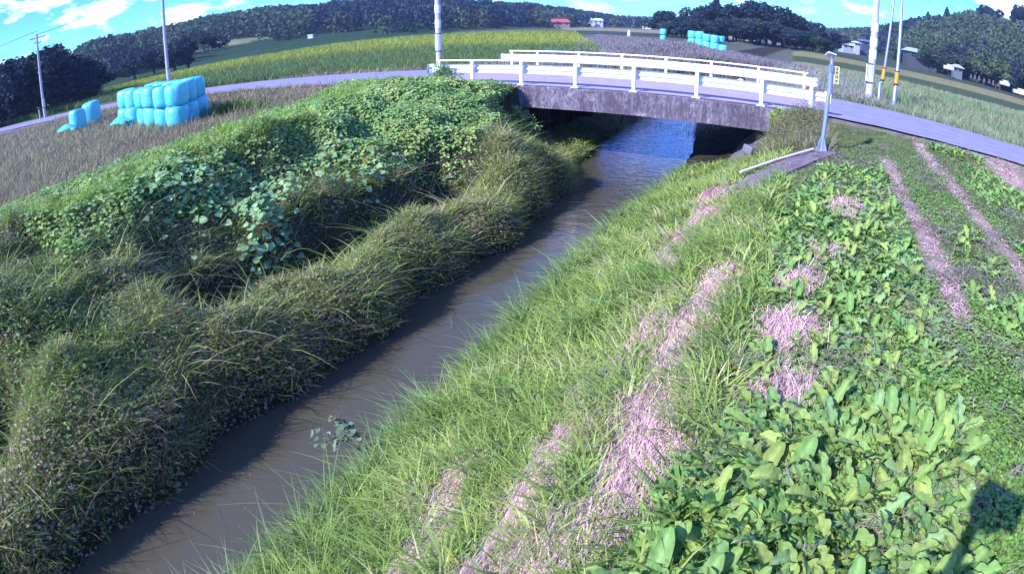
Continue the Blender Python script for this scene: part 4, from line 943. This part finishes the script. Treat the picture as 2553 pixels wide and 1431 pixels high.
px_, py_ = xy(-4.02, 4.05); branch(px_, py_, -2.2, 'blue-green leafy branch reaching out over the muddy water from the right bank')

# --- left bank
SB = lambda n, s: (s < 18.7) | (n < -13.6)
BRN = [(.27, .21, .15), (.40, .32, .22), (.18, .17, .08), (.52, .44, .34)]
MIX = [(.15, .26, .07), (.23, .37, .09), (.30, .26, .17), (.36, .47, .12), (.50, .44, .32), (.20, .30, .16)]
nl_ = lambda n, s: n_left(s)-n
def hol(n, s):
    u = nl_(n, s); st = np.interp(s, [2, 10, 14, 18], [1., 1.22, 1.4, 1.45]); u = np.where(u > 1.7, 1.7+(u-1.7)/st, u)
    return np.exp(-((u-2.15)/.55)**4)*np.clip(sstep(3.6, 4.8, s)*(1-sstep(11.8, 14, s))+1-sstep(.6, 1.6, s), 0, 1)   # deep hollow behind the berm: little grows there
vine = lambda n, s: np.clip(.5+(fbm(n*.45, s*.35, 71)-.5)*1.2+sstep(9, 12.5, s)*.9-sstep(4.4, 2.2, nl_(n, s))*1.1, 0, 1)*(nl_(n, s) > 2.1)*(nl_(n, s) < 9.0+.12*s)
parts = []
x, y = samp(-15, -5.2, -2, 19, int(110000*Q), .7, 8, lambda n, s, x, y: (nl_(n, s) > .1) & SB(n, s) & (rng.random(n.shape) > vine(n, s)*.85) & (rng.random(n.shape) > hol(n, s)*.9))
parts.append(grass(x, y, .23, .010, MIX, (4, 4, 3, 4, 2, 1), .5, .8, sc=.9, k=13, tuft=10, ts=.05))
x, y = samp(-12, -5.6, -2, 16, 5200, .6, 8, lambda n, s, x, y: (nl_(n, s) > .2) & (rng.random(n.shape) > vine(n, s)*.8))
parts.append(grass(x, y, .48, .012, [(.24, .36, .10), (.34, .46, .12), (.52, .46, .30), (.30, .24, .16)], (3, 4, 3, 1), .45, 1.1, sc=1.2, k=19, tuft=7, ts=.05, seg=4))
x, y = samp(-8.5, -5.2, -1, 19, int(26000*Q), .7, 8, lambda n, s, x, y: (nl_(n, s) > .05) & (nl_(n, s) < .75) & SB(n, s))
parts.append(grass(x, y, .15, .009, BRN+[(.18, .28, .08), (.26, .34, .12)], (3, 2, 3, 1, 4, 3), .6, 1.0, sc=1.3, k=14, downhill=.25, tuft=9, ts=.05))
x, y = samp(-9.5, -5.2, -1, 19, int(26000*Q), .7, 8, lambda n, s, x, y: (nl_(n, s) > .0) & (nl_(n, s) < 1.0) & SB(n, s))
LB = leaves(T_SMALL, x, y, .055, BRN+[(.18, .28, .09), (.26, .36, .13)], (3, 2, 2, 1, 4, 3), .01, .16, .9, 1.4, 47)
x, y = samp(-8.8, -5.8, 0, 16.5, int(34000*Q), .7, 8, lambda n, s, x, y: (nl_(n, s) > .5) & (nl_(n, s) < 1.6) & (fbm(n, s*.6, 15) > .33))
parts.append(grass(x, y, .17, .009, [(.36, .47, .12), (.46, .52, .15), (.58, .50, .30), (.30, .42, .12)], (4, 4, 3, 3), .4, .5, sc=1.1, k=16, tuft=9, ts=.05))
x, y = samp(-18, -10, -1, 17, int(16000*Q), .7, 9, lambda n, s, x, y: (nl_(n, s) > 4.2*np.interp(s, [2, 14], [1, 1.35])) & (nl_(n, s) < 6.3*np.interp(s, [2, 14], [1, 1.35])) & (fbm(n*.7, s*.5, 17) > .45))
parts.append(grass(x, y, .42, .010, [(.20, .32, .06), (.28, .40, .08), (.36, .40, .12)], (3, 4, 1), .3, .6, sc=.8, k=18, tuft=12, ts=.06))
stuff('bank_scrub', parts, MG, 'tangled green and brown grasses covering the left bank', 'scrub')
# small scrub leaves
x, y = samp(-9.4, -6.5, 18.0, 29, 9000, .3, 20, lambda n, s, x, y: (nl_(n, s) > .02))
under_g = grass(x, y, .24, .014, MIX, (4, 4, 3, 2, 2, 1), .5, .9, sc=.9, k=13, tuft=9, ts=.06)
parts = []
x, y = samp(-14, -5.3, -2, 19, int(60000*Q), .7, 8, lambda n, s, x, y: (nl_(n, s) > -.0) & SB(n, s) & (rng.random(n.shape) > vine(n, s)*.7) & (rng.random(n.shape) > hol(n, s)*.85))
parts.append(leaves(T_SMALL, x, y, .062, [(.17, .29, .11), (.23, .35, .13), (.30, .25, .19), (.44, .38, .31), (.26, .38, .25)], (3, 3, 4, 3, 1), .02, .24, .8, .9, 22))
parts.append(LB)
x, y = samp(-9.4, -6.5, 18.0, 29, 8000, .3, 20, lambda n, s, x, y: (nl_(n, s) > .02)); parts.append(leaves(T_SMALL, x, y, .09, MIX, (4, 4, 3, 2, 2, 1), .0, .22, .9)); parts.append(under_g)
stuff('weed_leaves', parts, ML, 'small weed leaves mixed through the left bank scrub', 'weeds')
# kudzu
x, y = samp(-17.5, -7.2, 3, 19.2, int(46000*Q), .5, 12, lambda n, s, x, y: (rng.random(n.shape) < vine(n, s)*(1-.95*hol(n, s))) & SB(n, s))
P1 = leaves(T_KUDZU, x, y, .155, [(.17, .30, .10), (.23, .39, .13), (.33, .47, .19), (.38, .47, .13), (.30, .27, .14)], (4, 4, 3, 2, .5), .02, .30, .5, .8, 23, toward=(-.1, -.25, .1))
# heap climbing the end post of the near rail and hanging over the slab
n = 420; c0 = B(-12.55, 18.95); P = np.stack([c0.x+rng.normal(0, .22, n), c0.y+rng.normal(0, .16, n), rng.beta(1, 2.2, n)*.9], 1); P[:, :2] = (P[:, :2]-[c0.x, c0.y])*(1.5-P[:, 2:3])+[c0.x, c0.y]
P2 = place(T_KUDZU, P, frames(rand_up(n, .8), heads(n)), rng.uniform(.10, .16, n), palette(n, [(.17, .31, .12), (.24, .38, .15)], (1, 1)))
n = 900; q = rng.uniform(-12.8, -8.6, n); zt = np.interp(q, [-12.8, -11.5, -10.6, -9.4, -8.6], [.12, -.05, -.34, -.62, -1.2]); ss = 18.95-rng.random(n)*.5; px_, py_ = xy(q, ss)
P3 = place(T_KUDZU, np.stack([px_, py_, zt-rng.random(n)**1.3*1.0], 1), frames(unit(rand_up(n, .5)+np.array([-.3, -.6, 0])), heads(n)), rng.uniform(.10, .16, n), palette(n, [(.16, .29, .11), (.23, .36, .14)], (1, 1)))
stuff('kudzu_vines', [P1, P2, P3], ML, 'kudzu vines blanketing the top of the left bank up to the bridge', 'vines')
# big pale lobed leaves
def patch(n, s):
    a = np.exp(-(((n+8.9)/.85)**2+((s-7.2)/1.0)**2)**1.2)+np.exp(-(((n+10.3)/.8)**2+((s-6.6)/1.2)**2))*.8+np.exp(-(((n+9.2)/.9)**2+((s-10.2)/.9)**2))*.6+np.exp(-(((n+8.1)/.35)**2+((s-6.3)/.9)**2))
    return np.clip(a, 0, 1)
x, y = samp(-12.5, -7, 3.5, 12.5, int(1000*Q), .3, 9, lambda n, s, x, y: rng.random(n.shape) < (1-hol(n, s))*patch(n, s)*np.clip(fbm(n*1.6, s*1.6, 99)*4-1.4, .03, 1))
P1 = leaves(T_LOBE, x, y, .12, [(.22, .38, .18), (.29, .46, .24), (.17, .31, .13)], (3, 3, 2), .14, .38, .5, toward=(-.15, -.5, .2))
stuff('gourd_vine', [P1], ML, 'patch of large pale blue-green lobed leaves on the left bank', 'vines')
# flecks drifting on the water
n = 80; fs = rng.uniform(1, 16, n); fn = n_left(fs)+.3+rng.random(n)**1.4*1.2; px_, py_ = xy(fn, fs)
V, F, C = place((np.array([(-.5, -.4, 0), (.5, -.3, 0), (.4, .5, 0), (-.4, .4, 0)]), np.array([(0, 1, 2), (0, 2, 3)]), np.ones(4)), np.stack([px_, py_, np.full(n, -2.494)], 1), frames(np.tile([0, 0, 1.], (n, 1)), heads(n)), rng.uniform(.005, .016, n), np.tile([.42, .40, .42], (n, 1)))
o = bigmesh('floating_flecks', V, F, MSt, C); tag(o, 'tiny pale flecks drifting on the muddy water', 'flecks', kind='stuff')
# near field beyond the crest
parts = []
x, y = samp(-46, -11, -4, 34, int(70000*Q), .9, 14, lambda n, s, x, y: (nl_(n, s) > 5.6*np.interp(s, [2, 14], [1, 1.35])) & road_clear(x, y) & no_br(n, s) & (x*.2+y < 32))
parts.append(grass(x, y, .30, .010, [(.29, .24, .16), (.38, .32, .22), (.25, .28, .15), (.46, .40, .29), (.20, .25, .11)], (4, 4, 3, 2, 2), .35, .5, seg=2, sc=.35, k=24))
x, y = polar(-25.5, 25.5); n = 500; a = np.abs(rng.normal(0, .8, n)); b = rng.uniform(0, 6.28, n)
parts.append(grass(x+a*np.cos(b), y+a*np.sin(b)*.6, .55, .02, [(.12, .19, .05), (.16, .22, .07), (.25, .18, .10)], (3, 2, 1), .3, .5, seg=3))
stuff('field_weeds', parts, MG, 'dry brownish weeds of the field left of the stream', 'weeds')
# roadside weeds, beyond and right of the road, and brown weeds by the right bridge end
parts = []
x, y = samp(1.5, 60, 12, 60, int(60000*Q), 1.0, 22, lambda n, s, x, y: road_clear(x, y) & no_br(n, s) & (road_info(x, y)[3] > 0) & (np.hypot(x, y) < 70))
parts.append(grass(x, y, .42, .012, [(.19, .27, .14), (.26, .34, .19), (.36, .36, .25), (.30, .24, .25)], (4, 4, 2, 1), .3, .5, seg=2, sc=.25, k=27, grow=.01))
x, y = samp(-16, 4, 26.3, 48, int(24000*Q), .8, 28, lambda n, s, x, y: road_clear(x, y))
parts.append(grass(x, y, .5, .016, [(.28, .24, .29), (.36, .32, .36), (.24, .29, .18), (.42, .39, .34)], (4, 3, 3, 1), .3, .5, seg=2, sc=.25, k=28, grow=.008))
stuff('roadside_weeds', parts, MG, 'greyish green weeds beyond the road and the bridge', 'weeds')
parts = []
x, y = samp(-2.2, .9, 14.3, 18.95, 6500, .2, 15, lambda n, s, x, y: (n > -2.3+.42*(s-14)) & (n < .55+.3*(s < 17)))
parts.append(grass(x, y, .36, .012, [(.28, .21, .17), (.24, .27, .13), (.38, .31, .26), (.19, .24, .10)], (3, 4, 2, 2), .3, .5, dz=.0, sc=1.2, k=29))
stuff('brown_weeds', parts, MG, 'brown tall weeds growing against the right end of the bridge', 'weeds')
parts = []
x, y = samp(-2.2, .6, 15, 18.95, 3000, .2, 15, lambda n, s, x, y: (n > -2.2+.45*(s-14)))
parts.append(leaves(T_SMALL, x, y, .06, [(.20, .17, .10), (.13, .17, .06), (.28, .20, .15)], (1, 1, 1), .1, .6, .9))
stuff('weed_leaves', parts, ML, 'small leaves among the brown weeds at the right bridge end', 'weeds')
# rice
g = np.random.default_rng(9); n = 420000; x = g.uniform(-60, 20, n); y = 34+150*g.random(n)**1.6; k = inpoly(x, y, RICE) & (g.random(n) < np.minimum(1, (45/np.hypot(x, y))**1.2)); x, y = x[k][:70000], y[k][:70000]; n = len(x)
dep = np.hypot(x, y); _m = np.clip(sstep(52, 92, dep+18*(fbm(x*.08, y*.08, 61)-.5))*(1-.35*sstep(110, 160, dep)), 0, 1)[:, None]; cc = _m*np.array([(.36, .42, .07)])+(1-_m)*np.array([(.14, .22, .08)])*g.uniform(.85, 1.15, (n, 1))
V, F, C = blades(np.stack([x, y, H(x, y)], 1), g.uniform(.55, .8, n), .05*(dep/45)**1.1, g.uniform(0, 6.28, n), np.abs(g.normal(0, .25, n)), np.abs(g.normal(.5, .2, n)), cc, 2)
o = bigmesh('rice_field', V, F, MG, C); tag(o, 'yellow-green rice field stretching beyond the left road', 'rice field', kind='stuff'); print('rice', n)
# reeds beyond the bridge
n = 60000; x = g.uniform(6, 30, n); y = 44+95*g.random(n)**1.5; k = inpoly(x, y, REEDS); x, y = x[k], y[k]; n = len(x); dep = np.hypot(x, y)
V, F, C = blades(np.stack([x, y, H(x, y)], 1), g.uniform(.35, .6, n), .05*(dep/45), g.uniform(0, 6.28, n), np.abs(g.normal(0, .25, n)), np.abs(g.normal(.5, .2, n)), palette(n, [(.29, .25, .31), (.24, .21, .24), (.23, .26, .17)], (3, 2, 1)), 2)
o = bigmesh('dry_reeds', V, F, MG, C); tag(o, 'purplish dry reeds along the stream beyond the bridge', 'reeds', kind='stuff')

# ------------------------------------------------------------------ air
hz = MB().box((0, 0, 0), (2600, 2600, 1)).build('haze', None); hz.scale.z = 70; hz.location = (0, 600, -5+35)
hm = bpy.data.materials.new('air'); hm.use_nodes = True; hn = hm.node_tree.nodes; hl = hm.node_tree.links
for q in list(hn): hn.remove(q)
ho = hn.new('ShaderNodeOutputMaterial'); hv = hn.new('ShaderNodeVolumePrincipled'); hv.inputs['Color'].default_value = (.45, .62, 1.0, 1); hv.inputs['Density'].default_value = .0004; hv.inputs['Anisotropy'].default_value = .2
hl.new(hv.outputs[0], ho.inputs['Volume']); hz.data.materials.append(hm); tag(hz, 'faint bluish air between the fields and the far hills', 'haze', kind='stuff')
